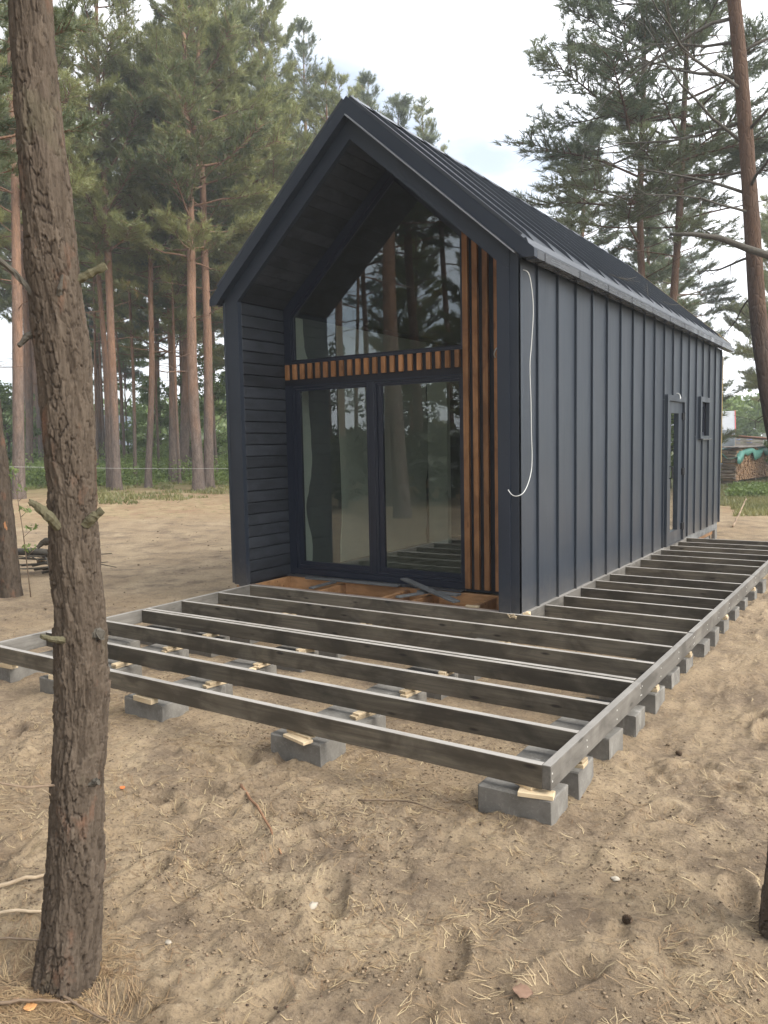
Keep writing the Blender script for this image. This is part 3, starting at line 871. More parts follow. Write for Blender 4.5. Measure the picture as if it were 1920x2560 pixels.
# ---- pine shims wedged between blocks and joists
def shim(x, y, z, ln, wd, th, rz, label, taper=0.0):
    b = MB(); b.box(-ln/2, ln/2, -wd/2, wd/2, 0, th, .0015)
    me = b.mesh('wooden_shim', M_PALE)
    if taper:
        for v in me.vertices:
            if v.co.z > th/2: v.co.z -= taper*(v.co.x+ln/2)/ln
    obj('wooden_shim', me, None, (x, y, z), (0, 0, rz), label, 'shim', 'pale pine shims on the blocks')
rs = random.Random(3)
for r, cname, x, y in SH:
    yj = J[r]+.0225
    tot = -H-BZ
    if r == 0 and cname == 'mid':
        shim(-.05, yj-.035, BZ+.001, .20, .07, .018, -.25, 'lower pale shim on the middle front block, jutting toward the camera'); shim(-.06, yj+.005, BZ+.0195, .20, .055, .017, -.18, 'upper pale shim on the middle front block', .006); continue
    if r == 0 and cname == 'left':
        shim(-1.39, yj-.015, BZ+.001, .19, .06, .034, -.05, 'single thick pale shim on the front block left of the middle'); continue
    if r == 0:
        shim(x+(.1 if cname == 'edge' else 0), yj, BZ+.001, .15, .055, .034, .1, 'pale shim on the front block %s' % cols[cname]); continue
    a = math.pi/2+rs.uniform(-.35, .1)
    sx = x+rs.uniform(.06, .16)
    k = 2 if (r+len(cname)) % 2 else 3
    th = (tot-.006)/k
    for q in range(k):
        shim(sx+rs.uniform(-.012, .012), yj+rs.uniform(-.02, .01), BZ+.001+q*(th+.0012), .19-.03*q, .055, th, a+rs.uniform(-.1, .1),
             '%s pale shim under %s, %s' % (('lowest', 'middle', 'top')[q if k == 3 else q*2], rows[r].replace(' from the front', ''), cols[cname]))
shim(1.41, -3.03, BZ+.001, .17, .07, .022, .22, 'pale shim under the front right corner of the deck frame'); shim(1.34, -3.0, BZ+.024, .12, .05, .015, -.35, 'thin upper shim under the front right corner of the deck frame')
for k, y in ((0, -2.58), (3, -1.12), (5, -.13), (8, 1.38), (11, 3.0)):
    shim(1.425, y, BZ+.001, .145, .085 if k == 0 else .07, .022, .05, 'lower pale shim on the %s block behind the corner in the right row' % ORD[k])
    shim(1.418, y+.006, BZ+.0242, .150, .075 if k == 0 else .06, .0145, -.04, 'upper pale shim on the %s block behind the corner in the right row' % ORD[k])

# ---- offcuts on the porch floor frame
def board(x0, y0, z0, x1, y1, z1, wd, th, m, name, label, cat='board', group=None):
    L = math.dist((x0, y0, z0), (x1, y1, z1))
    b = MB(); b.box(0, L, -wd/2, wd/2, 0, th, .003)
    o = part(name, b, m, None, label=label, cat=cat, group=group)
    o.location = (x0, y0, z0)
    o.rotation_euler = (0, -math.asin((z1-z0)/L), math.atan2(y1-y0, x1-x0))
    return o
G = 'grey offcut boards lying in the porch'
board(-1.62, .64, .085, -.72, .16, .004, .085, .018, M_GREYPL, 'offcut_board', 'long grey offcut board leaning against the patio door', 'board', G)
board(-1.34, .50, .004, -.86, .47, .004, .10, .02, M_GREYPL, 'offcut_board', 'short flat grey offcut under the leaning board', 'board', G)
board(-1.36, .10, .003, -1.20, .50, .003, .06, .02, M_GREYPL, 'offcut_board', 'grey offcut laid from the ledger toward the short flat offcut', 'board', G)
board(-2.90, .58, .006, -1.66, .62, .006, .075, .02, M_GREYPL, 'offcut_board', 'long thin grey offcut lying along the patio door sill', 'board', G)
board(-2.46, .10, .0, -2.46, .53, .0, .06, .02, M_GREYPL, 'offcut_board', 'grey strip crossing the porch on the left', 'board', G)
board(-.56, .045, .0, -.43, .06, .0, .05, .02, M_PALE, 'pine_offcut', 'small pale pine offcut lying on the porch ledger', 'offcut')
b = MB()
for k in range(7):
    a = rs.uniform(-.5, .5); x = -.045+rs.uniform(-.05, .04)
    Mx = Matrix.Translation((x, -.060+rs.uniform(-.004, .004), -.012+rs.uniform(-.012, .008))) @ Matrix.Rotation(a+math.pi/2*(k % 2)*.6, 4, 'Y')
    b.box(-.022, .022, -.003, .003, -.005, .005, .001, Mx)
part('wood_splinters', b, M_PALE, None, label='pale splintered wood at the foot of the corner post', cat='splinters')

# ================================================================== TREES
def tuft_cloud(P, D, nb, ln, wd, spread, rng, tint):
    """needle blades round each tuft: P,D (n,3)"""
    n = len(P)
    Pn = np.repeat(P, nb, 0); Dn = np.repeat(D, nb, 0)
    rv = rng.normal(size=(n*nb, 3))
    perp = rv-Dn*np.sum(rv*Dn, 1, keepdims=True); perp /= np.linalg.norm(perp, axis=1, keepdims=True)+1e-9
    sp = rng.uniform(.15, 1, (n*nb, 1))*spread
    dr = Dn*np.cos(sp)+perp*np.sin(sp)
    l = ln*rng.uniform(.65, 1.2, (n*nb, 1))
    base = Pn-Dn*rng.uniform(0, .9, (n*nb, 1))*ln
    side = np.cross(dr, rng.normal(size=(n*nb, 3))); side /= np.linalg.norm(side, axis=1, keepdims=True)+1e-9
    w = wd*rng.uniform(.6, 1.2, (n*nb, 1))
    V = np.stack([base-side*w/2, base+side*w/2, base+dr*l], 1).reshape(-1, 3)
    F = np.arange(len(V)).reshape(-1, 3)
    t = np.repeat(np.repeat(tint, nb), 3)
    return V, F, t

def tubes_np(segs, k=4):
    """many straight tapered tubes: list of (p0,p1,r0,r1)"""
    A = np.array([s[0] for s in segs]); B = np.array([s[1] for s in segs]); ra = np.array([s[2] for s in segs])[:, None]; rb = np.array([s[3] for s in segs])[:, None]
    t = B-A; t /= np.linalg.norm(t, axis=1, keepdims=True)+1e-9
    h = np.where(np.abs(t[:, 2:3]) < .9, np.array([[0, 0, 1.0]]), np.array([[1.0, 0, 0]]))
    a = np.cross(t, h); a /= np.linalg.norm(a, axis=1, keepdims=True); b = np.cross(t, a)
    V = []
    for e, (P, r) in enumerate(((A, ra), (B, rb))):
        for j in range(k):
            th = 2*math.pi*j/k
            V.append(P+r*(a*math.cos(th)+b*math.sin(th)))
    V = np.stack(V, 1).reshape(-1, 3)
    n = len(segs); base = (np.arange(n)*2*k)[:, None]
    F = np.concatenate([np.stack([base[:, 0]+j, base[:, 0]+(j+1) % k, base[:, 0]+k+(j+1) % k, base[:, 0]+k+j], 1) for j in range(k)])
    return V, F

def trunk_mesh(name, H, r, seed, m, k=12, n=26, bend=.25):
    rr = np.random.default_rng(seed)
    zs = np.linspace(-.35, H, n)
    cx = bend*(vn(zs*.22, zs*0, seed)-vn(np.array([0.0]), np.array([0.0]), seed)); cyv = bend*(vn(zs*.22, zs*0+7, seed)-vn(np.array([0.0]), np.array([7.0]), seed))
    t = np.clip(zs/H, 0, 1)
    rad = r*(1-.62*t-.34*t**4)+r*.42*np.exp(-np.maximum(zs, 0)/.28)
    V = []
    for i in range(n):
        for j in range(k):
            th = 2*math.pi*j/k
            q = rad[i]*(1+.09*(rr.random()-.5))
            V.append((cx[i]+q*math.cos(th), cyv[i]+q*math.sin(th), zs[i]))
    F = [(i*k+j, i*k+(j+1) % k, (i+1)*k+(j+1) % k, (i+1)*k+j) for i in range(n-1) for j in range(k)]
    me = np_mesh(name, np.array(V), np.array(F), m, True)
    return me, (lambda z: (np.interp(z, zs, cx), np.interp(z, zs, cyv), np.interp(z, zs, rad)))

def pine(name, seed, H=18, r=.2, cb=.42, R=2.9, whorl=.72, nbr=(3, 5), shape='pine', nb=20, ln=.20, wd=.020, tstep=.15, dead=.2, sparse=0.0, m=None, bend=.3, droop=0.0):
    """returns trunk, branch and crown meshes of one pine"""
    rng = np.random.default_rng(seed)
    tm, at = trunk_mesh('trunk', H, r, seed, M_BARK, bend=bend)
    segs = []; TP = []; TD = []; TT = []
    z = max(H*dead, .8)
    while z < H-.15:
        u = (z-H*cb)/(H-H*cb)
        live = u > 0
        if live:
            if shape == 'pine': Lz = R*(min(1, .55+2.2*u) if u < .25 else 1)*max(.12, (1-max(0, u-.25)/.78))**.75
            elif shape == 'cone': Lz = R*max(.10, (1-u))**.8
            else: Lz = R*(.75+.25*math.sin(u*3.1))*max(.12, 1-u**2.2)
        else:
            Lz = R*rng.uniform(.18, .75)
        nbz = int(rng.integers(nbr[0], nbr[1]+1)) if live else int(rng.integers(0, 3))
        a0 = rng.uniform(0, 6.28)
        for kbr in range(nbz):
            az = a0+kbr*6.283/max(nbz, 1)+rng.uniform(-.5, .5)
            L = Lz*rng.uniform(.6, 1.12)
            zz = z+rng.uniform(-.2, .2)
            x0, y0, rd = at(zz)
            el0 = (.05+.75*max(u, 0)**1.5 if live else rng.uniform(-.25, .35))+rng.uniform(-.15, .2)-droop
            n = 5 if live else 4
            p = np.array([x0, y0, zz]); d = np.array([math.cos(az)*math.cos(el0), math.sin(az)*math.cos(el0), math.sin(el0)])
            br = max(.011, min(.055, .016*L))*(1.0 if live else .8)
            pts = [p]
            for i in range(n):
                d = d+np.array([rng.normal(0, .13), rng.normal(0, .13), rng.normal(.05 if live else 0, .10)])
                d /= np.linalg.norm(d)
                q = p+d*L/n
                segs.append((p, q, br*(1-i/n*.8), br*(1-(i+1)/n*.8)))
                pts.append(q); p = q
            if not live:
                if rng.random() < .6:
                    for _ in range(int(rng.integers(1, 5))):
                        i = int(rng.integers(1, n)); q = pts[i]
                        dd = rng.normal(size=3)*.8+d; dd[2] -= .2; dd /= np.linalg.norm(dd)
                        segs.append((q, q+dd*L*rng.uniform(.15, .4), br*.4, .004))
                continue
            if rng.random() < sparse: 
                for _ in range(5):
                    i = int(rng.integers(1, n)); q = pts[i]; dd = rng.normal(size=3)*.7+d; dd /= np.linalg.norm(dd)
                    segs.append((q, q+dd*L*.3, br*.4, .004))
                continue
            pts = np.array(pts)
            bt = rng.uniform(.0, .9) if rng.random() > .08 else rng.uniform(.9, 1.25)
            ntw = int(5+L*6.5)
            for j in range(ntw):
                f = (j+.5)/ntw
                f = .38+.62*f**.85
                ii = min(int(f*n), n-1); q = pts[ii]+(pts[ii+1]-pts[ii])*(f*n-ii)
                bd = pts[ii+1]-pts[ii]; bd /= np.linalg.norm(bd)
                sd_ = np.cross(bd, [0, 0, 1.0]); sd_ /= np.linalg.norm(sd_)+1e-9
                td = bd*rng.uniform(.4, 1.0)+sd_*(1 if j % 2 else -1)*rng.uniform(.5, 1.1)+np.array([0, 0, rng.uniform(-.12, .55)])
                td /= np.linalg.norm(td)
                tl = L*rng.uniform(.16, .36)*(1.15-f*.5)+.12
                e = q+td*tl
                segs.append((q, e, br*.35, .004))
                kk = max(2, int(tl/tstep))
                for s_ in range(kk):
                    g = (s_+1)/kk
                    if g < .25 and kk > 2: continue
                    TP.append(q+td*tl*g+rng.normal(0, .03, 3)); dd = td+np.array([0, 0, .35])+rng.normal(0, .25, 3); TD.append(dd/np.linalg.norm(dd)); TT.append(min(1, bt*.75+rng.uniform(0, .3)))
                    if rng.random() < .5:
                        o_ = rng.normal(0, .10, 3)
                        TP.append(TP[-1]+o_); TD.append(TD[-1]); TT.append(TT[-1])
            TP.append(pts[-1]); dd = d+np.array([0, 0, .3]); TD.append(dd/np.linalg.norm(dd)); TT.append(bt*.8)
        z += whorl*(1 if live else 1.15)*rng.uniform(.75, 1.3)
    TP.append(np.array([*at(H)[:2], H])); TD.append(np.array([0, 0, 1.0])); TT.append(.5)
    V, F = tubes_np(segs, 4)
    bm_ = np_mesh('branches', V, F, M_BARK, True)
    V, F, t = tuft_cloud(np.array(TP), np.array(TD), nb, ln, wd, 1.15, rng, np.array(TT))
    cm = np_mesh('crown', V, F, m or M_NEED, False, {'tint': t})
    return tm, bm_, cm, len(F)

PROTO = {}
PROTO['tall_a'] = pine('tall_a', 21, 20, .20, .36, 3.3, m=M_NEED)
PROTO['tall_b'] = pine('tall_b', 22, 19, .20, .42, 3.1, nbr=(3, 4), m=M_NEED)
PROTO['tall_c'] = pine('tall_c', 23, 21, .20, .30, 3.4, m=M_NEEDB)
PROTO['low_a'] = pine('low_a', 24, 17, .20, .24, 3.6, whorl=.70, m=M_NEED)
PROTO['cone_a'] = pine('cone_a', 25, 14, .16, .10, 3.1, shape='cone', dead=.05, whorl=.52, m=M_NEEDB)
PROTO['thin_a'] = pine('thin_a', 26, 20, .20, .36, 3.0, nbr=(3, 5), sparse=.10, tstep=.17, m=M_NEEDB, dead=.22)
PROTO['thin_b'] = pine('thin_b', 27, 20, .20, .40, 3.0, nbr=(3, 4), sparse=.16, tstep=.17, m=M_NEEDB, dead=.2)
print('crown tris', {k: v[3] for k, v in PROTO.items()})

DARK = {}
def tree(kind, x, y, label, group, r=None, h=None, lean=(0, 0), rz=None, name='pine_tree', zoff=0.0, xy=None, dark=False):
    tm, bm_, cm, _ = PROTO[kind]
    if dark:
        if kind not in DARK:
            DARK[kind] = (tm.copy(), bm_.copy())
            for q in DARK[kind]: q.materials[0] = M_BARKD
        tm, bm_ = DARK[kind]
    H0 = {'tall_a': 20, 'tall_b': 19, 'tall_c': 21, 'low_a': 17, 'cone_a': 14, 'thin_a': 20, 'thin_b': 20}[kind]
    s = (h or H0)/H0
    root = obj(name, None, None, (x, y, gz(x, y)+zoff), None, label, 'tree', group)
    root.empty_display_size = .3
    rz = random.uniform(0, 6.28) if rz is None else rz
    Mt = Matrix.Rotation(math.atan(-lean[1]), 4, 'X') @ Matrix.Rotation(math.atan(lean[0]), 4, 'Y') @ Matrix.Rotation(rz, 4, 'Z')
    root.rotation_euler = Mt.to_euler()
    k = (r or .2*s)/(.20 if kind != 'cone_a' else .16)
    obj('trunk', tm, root, scale=(k, k, s))
    sx = xy or s
    obj('branches', bm_, root, scale=(sx, sx, s))
    obj('crown', cm, root, scale=(sx, sx, s))
    return root

GL = 'pines in the wood left of the cabin'
LT = [ # x, y, radius, lean, kind, height, label
 (-19.59, 7.46, .18, (-.036, .074), 'tall_b', 19, 'grey barked pine just left of the near trunk, second from the left edge'),
 (-27.63, 12.98, .16, (-.049, .061), 'tall_a', 20, 'slender pine half hidden left of the near trunk, behind the grey barked one'),
 (-35.42, 18.74, .16, (-.05, .05), 'tall_b', 20, 'thin distant pine glimpsed against the left edge of the near trunk'),
 (-19.58, 11.05, .155, (-.055, .04), 'tall_a', 20, 'reddish leaning pine right of the near trunk, front of a close pair'),
 (-20.2, 11.24, .11, (-.071, .049), 'tall_b', 17, 'slim grey pine tucked behind the reddish leaning pine'),
 (-35.34, 22.38, .15, (-.064, .046), 'tall_c', 19, 'dark distant pine between near trunk and reddish leaning pine'),
 (-19.5, 12.31, .12, (-.018, .086), 'tall_b', 16, 'straight slender grey pine standing alone in the gap mid left'),
 (-21.84, 15.59, .18, (-.05, .05), 'low_a', 18, 'dark bushy pine with twigs down its trunk, left of two'),
 (-22.27, 16.51, .21, (-.007, .08), 'tall_c', 21, 'stout dark pine just right of the twiggy bushy pine'),
 (-16.88, 12.22, .19, (-.049, .068), 'tall_a', 19, 'pale orange pine with a curved bare branch, nearest to the cabin front'),
 (-17.33, 13.13, .17, (-.046, .07), 'tall_b', 20, 'red barked pine right beside the cabin, last before the wall'),
 (-42.65, 29.61, .14, (0, .05), 'tall_c', 19, 'very thin far pine in the bright gap of the wood'),
 (-32.53, 24.23, .12, (-.04, .06), 'tall_b', 19, 'thin far pine left of a matching one behind the dark pines'),
 (-32.2, 25.43, .11, (-.027, .07), 'tall_a', 18, 'thin far pine right of a matching one behind the dark pines'),
]
for x, y, r, ln_, kd, h, lb in LT: tree(kd, x, y, lb, GL, r, h, ln_)
# crowns rising behind the roof
for i, (x, y, h, kd, lb) in enumerate([
 (-21.4, 20.9, 22.5, 'tall_a', 'tallest pine left of the roof peak, its crown leaving the picture'),
 (-23.2, 26.6, 22.2, 'tall_c', 'tall pine with its crown just left above the roof peak'),
 (-22.9, 29.1, 20.6, 'tall_b', 'pine with its top just above the roof peak'),
 (-21.6, 32.3, 20.8, 'cone_a', 'pointed pine top first right of the roof peak'),
 (-20.7, 33.5, 18.8, 'cone_a', 'pointed pine top second right of the roof peak, lower'),
 (-19.2, 23.0, 17.5, 'low_a', 'bushy pine behind the left slope of the roof'),
 (-18.0, 17.5, 15.5, 'low_a', 'bushy pine low behind the left eave of the cabin'),
 (-24.0, 33.0, 22.6, 'tall_a', 'full crowned pine exactly behind the roof peak'),
 (-22.3, 31.0, 21.0, 'tall_c', 'rounded dark pine close right of the roof peak'),
 (-21.0, 34.5, 20.6, 'tall_b', 'airy pine between the two pointed tops right of the roof peak'),
 (-19.9, 33.6, 17.6, 'tall_a', 'lowest rounded pine crown right of the roof peak, before the open sky'),
 (-15.6, 37.5, 14.4, 'cone_a', 'small pine tip peeking over the middle of the right roof slope')]):
    tree(kd, x, y, lb, 'pine crowns behind the cabin', .2, h)
# filler of the left wood
GF = 'further pines filling the wood on the left'
ff = random.Random(42); placed = [(x, y) for x, y, *_ in LT]
cnt = 0
while cnt < 18:
    d = ff.uniform(27, 62); px = ff.uniform(-120, 640)
    dirv = fw+(px-960)/1980.7*rt
    x, y = 2.843+dirv[0]*d, -6.49+dirv[1]*d
    if min(math.hypot(x-a, y-b_) for a, b_ in placed) < 2.1: continue
    if 440 > px > 225 or (560 > px and d < 40): continue
    placed.append((x, y)); cnt += 1
    tree(ff.choice(['tall_a', 'tall_b', 'tall_b']), x, y, 'pine with bare trunk among the others deep in the left wood', GF, ff.uniform(.12, .2), ff.uniform(19, 24), (ff.uniform(-.05, .05), ff.uniform(-.05, .05)))
for d, px in ((33, 248), (38, 318), (31, 342), (36, 402), (30, 452), (42, 268), (34, 545), (37, 482)):
    dirv = fw+(px-960)/1980.7*rt
    tree('tall_b', 2.843+dirv[0]*d, -6.49+dirv[1]*d, 'pole thin young pine among the thicker trunks on the left', 'pole thin young pines on the left', ff.uniform(.06, .085), ff.uniform(14, 17), (ff.uniform(-.06, .02), ff.uniform(-.03, .06)), xy=.6)
# right of the cabin
tree('thin_a', -3.25, 15.85, 'straight slim pine rising behind the cabin roof on the right', 'pines right of the cabin', .125, 18, (-.024, .055), 2.0, xy=1.28, dark=True)
tree('thin_b', -2.8, 16.15, 'slim pine leaning right behind the roof end', 'pines right of the cabin', .13, 17.5, (.017, .07), .6, xy=1.15, dark=True)
tree('cone_a', -8.1, 24.5, 'broad bushy pine left of the slim trunks, over the roof end', 'pines right of the cabin', .16, 14.0, (0, 0), 1.0, xy=1.35)
tree('cone_a', -5.4, 24.5, 'lower bushy pine between the broad one and the slim trunks', 'pines right of the cabin', .15, 11.0, (0, 0), 3.0, xy=1.2)
for i, (x, y, kd, h, lb) in enumerate([
 (-2.6, 39.0, 'low_a', 15, 'pine behind the log pile with drooping green boughs'), (-1.6, 34.0, 'low_a', 13.5, 'pine at the right edge behind the log pile'),
 (-7.4, 37.0, 'tall_c', 18, 'pine far behind the slim leaning trunk'), (-10.5, 44.0, 'low_a', 14, 'far pine hidden behind the broad bushy pine'), (-3.2, 47.0, 'low_a', 14, 'far pine beyond the fence on the right')]):
    tree(kd, x, y, lb, 'pines behind the log pile', .18, h)
# pines that close the yard on the right and behind the viewpoint (mirrored in the glazing)
for x, y, kd in ((7.5, 27, 'low_a'), (11, 33, 'low_a'), (15.5, 25, 'tall_c'), (5.2, 38, 'low_a'), (9.0, 20.5, 'cone_a')):
    tree(kd, x, y, 'pine right of the picture, mirrored in the side door pane', 'pines mirrored in the side door', .18)
rf = random.Random(8); pl = []
for x, y, kd, r, h in ((-4.6, -9.2, 'thin_b', .15, 17), (-7.6, -8.6, 'tall_b', .20, 19), (-9.6, -11.2, 'thin_b', .17, 18), (-6.2, -12.6, 'thin_a', .19, 19), (-11.8, -9.4, 'tall_b', .16, 18), (-13.6, -12.4, 'thin_b', .22, 20), (-9.2, -15.8, 'tall_b', .20, 19), (-16.6, -10.8, 'thin_a', .17, 18), (-12.4, -17.6, 'thin_b', .2, 19), (-15.0, -15.2, 'tall_b', .18, 18)):
    pl.append((x, y)); tree(kd, x, y, 'unseen tall pine behind the viewpoint, beside the mirrored view', 'pines mirrored in the front glazing', r, h, (rf.uniform(-.03, .03), rf.uniform(-.03, .03)))
for i in range(9):
    x, y = -4.0-rf.uniform(0, 17), 0
    y = 8.0-(2.84-x)/rf.uniform(.50, .86)
    if y > -8.5 or min(math.hypot(x-a, y-b_) for a, b_ in pl) < 1.1: continue
    pl.append((x, y)); tree('thin_b', x, y, 'unseen tall pine behind the viewpoint, beside the mirrored view', 'pines mirrored in the front glazing', rf.uniform(.10, .16), rf.uniform(16, 20), (rf.uniform(-.04, .04), rf.uniform(-.04, .04)))
for x, y, h in ((-14.5, -21, 11), (-18.5, -27, 12.5), (-24.5, -22, 12.5), (-8.3, -13.9, 8)):
    pl.append((x, y)); tree('low_a', x, y, 'unseen tall pine behind the viewpoint, beside the mirrored view', 'pines mirrored in the front glazing', .13, h)
while len(pl) < 35:  # unseen pines beside the mirrored wedge, there to block light from behind
    x, y = rf.uniform(-34, 9), rf.uniform(-40, -10.0)
    if .46 < (2.84-x)/(8.0-y) < .88: continue
    if pl and min(math.hypot(x-a, y-b_) for a, b_ in pl) < 2.6: continue
    pl.append((x, y))
    tree(rf.choice(['tall_b', 'thin_a', 'thin_b', 'thin_b']), x, y, 'unseen tall pine behind the viewpoint, beside the mirrored view', 'pines mirrored in the front glazing', rf.uniform(.16, .24), rf.uniform(16, 21), (rf.uniform(-.03, .03), rf.uniform(-.03, .03)))

# the dark leaning pine close to the cabin on the right
Rp = np.array([(1.50, 8.02, -.75), (1.36, 7.99, -.03), (1.123, 7.961, 1.154), (.957, 7.946, 2.07), (.806, 7.947, 3.06), (.723, 7.967, 3.78), (.619, 8.026, 5.02), (.493, 8.087, 6.43), (.371, 8.138, 7.70), (.258, 8.164, 8.69), (.10, 8.2, 10.2), (-.05, 8.2, 12.0), (-.1, 8.2, 14.0)])
RX, RY = 1.42, 8.0
lt = obj('pine_tree', None, None, (RX, RY, gz(RX, RY)), None, 'dark leaning pine at the right edge with many bare dead branches', 'tree', 'pines right of the cabin')
lt.empty_display_size = .3
off = np.array([RX, RY, gz(RX, RY)])
zz = np.linspace(-.7, 14, 60); path = np.stack([np.interp(zz, Rp[:, 2], Rp[:, 0]), np.interp(zz, Rp[:, 2], Rp[:, 1]), zz], 1)
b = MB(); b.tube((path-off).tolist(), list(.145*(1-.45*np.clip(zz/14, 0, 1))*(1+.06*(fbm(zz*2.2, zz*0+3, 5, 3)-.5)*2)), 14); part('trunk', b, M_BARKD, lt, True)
rg = np.random.default_rng(77)
b = MB(); TP, TD, TT = [], [], []
def bough(z, az, L, el, r, live, sub=5, droop=-.02):
    p = np.array([np.interp(z, zz, path[:, 0]), np.interp(z, zz, path[:, 1]), z])-off
    d = np.array([math.cos(az)*math.cos(el), math.sin(az)*math.cos(el), math.sin(el)])
    pts = [p]; n = 7
    for i in range(n):
        d = d+rg.normal(0, .09, 3)+np.array([0, 0, droop]); d /= np.linalg.norm(d)
        pts.append(pts[-1]+d*L/n)
    b.tube(pts, [r*(1-.8*i/n) for i in range(n+1)], 6)
    for s_ in range(sub):
        i = int(rg.integers(2, n+1)); q = pts[i]; dd = d+rg.normal(0, .7, 3); dd /= np.linalg.norm(dd); tl = L*rg.uniform(.15, .4)
        e1 = q+dd*tl*.5; dd2 = dd+rg.normal(0, .35, 3); dd2 /= np.linalg.norm(dd2); e2 = e1+dd2*tl*.5
        b.tube([q, e1, e2], [r*.35, r*.2, .003], 4)
        if rg.random() < .55:
            e3 = e1+rg.normal(0, .25, 3)*tl; b.tube([e1, e3], [r*.18, .003], 3)
        if live:
            for g in np.linspace(.3, 1, max(3, int(tl/.13))):
                TP.append(q+(e2-q)*g+rg.normal(0, .03, 3)); TD.append(dd2); TT.append(rg.uniform(0, .8))
# the thick broken bough that crosses in front of it
b2 = MB(); b2.tube([np.array(p)-off for p in ((1.15, 7.75, 4.28), (.957, 7.582, 4.378), (.62, 7.40, 4.52), (.289, 7.172, 4.676), (-.05, 6.96, 4.74), (-.372, 6.745, 4.754))], [.06, .058, .052, .045, .036, .022], 8); part('broken_bough', b2, M_DEAD, lt, True)
for z, az, L, el, r, live in [(9.6, 3.0, 2.0, .15, .035, 1), (8.4, 3.5, 2.5, -.05, .035, 0), (8.0, 2.6, 2.2, .3, .03, 0), (7.4, 3.3, 2.4, .45, .03, 0), (7.2, 4.3, 2.6, .5, .032, 0), (6.7, 3.0, 2.8, .1, .03, 0),
    (6.3, 3.6, 2.6, .55, .03, 0), (5.9, 2.9, 2.4, -.1, .025, 0), (5.5, 3.4, 2.3, .35, .028, 0), (5.2, 4.0, 2.2, .1, .025, 0), (4.5, 2.3, 2.2, .1, .025, 0), (3.9, 2.0, 1.8, -.1, .02, 0), (3.3, 1.95, 1.5, .2, .02, 0), (2.3, 1.85, 1.3, -.05, .02, 0), (1.9, 1.7, 1.3, -.15, .022, 0),
    (9.0, 5.5, 3, .4, .04, 1), (10, 1.0, 3, .3, .04, 1), (7.8, .5, 2.4, .5, .03, 0), (6.5, 5.8, 2.6, .45, .032, 0), (5.6, 5.2, 2.4, .5, .03, 0), (8.8, 4.6, 3.0, .25, .035, 0), (10.5, 3.8, 3.2, .2, .035, 1), (11, 2.2, 3, .3, .03, 1), (11.6, 4.9, 2.6, .4, .03, 1), (12.5, 3.0, 2.2, .5, .03, 1), (12.8, .3, 2.2, .5, .03, 1)]:
    bough(z, az, L, el, r, live, 9 if live else 8)
part('branches', b, M_DEAD, lt, True, kind='stuff')
V, F, t = tuft_cloud(np.array(TP), np.array(TD), 22, .10, .008, 1.1, rg, np.array(TT))
obj('crown', np_mesh('crown', V, F, M_NEEDB, False, {'tint': t}), lt)

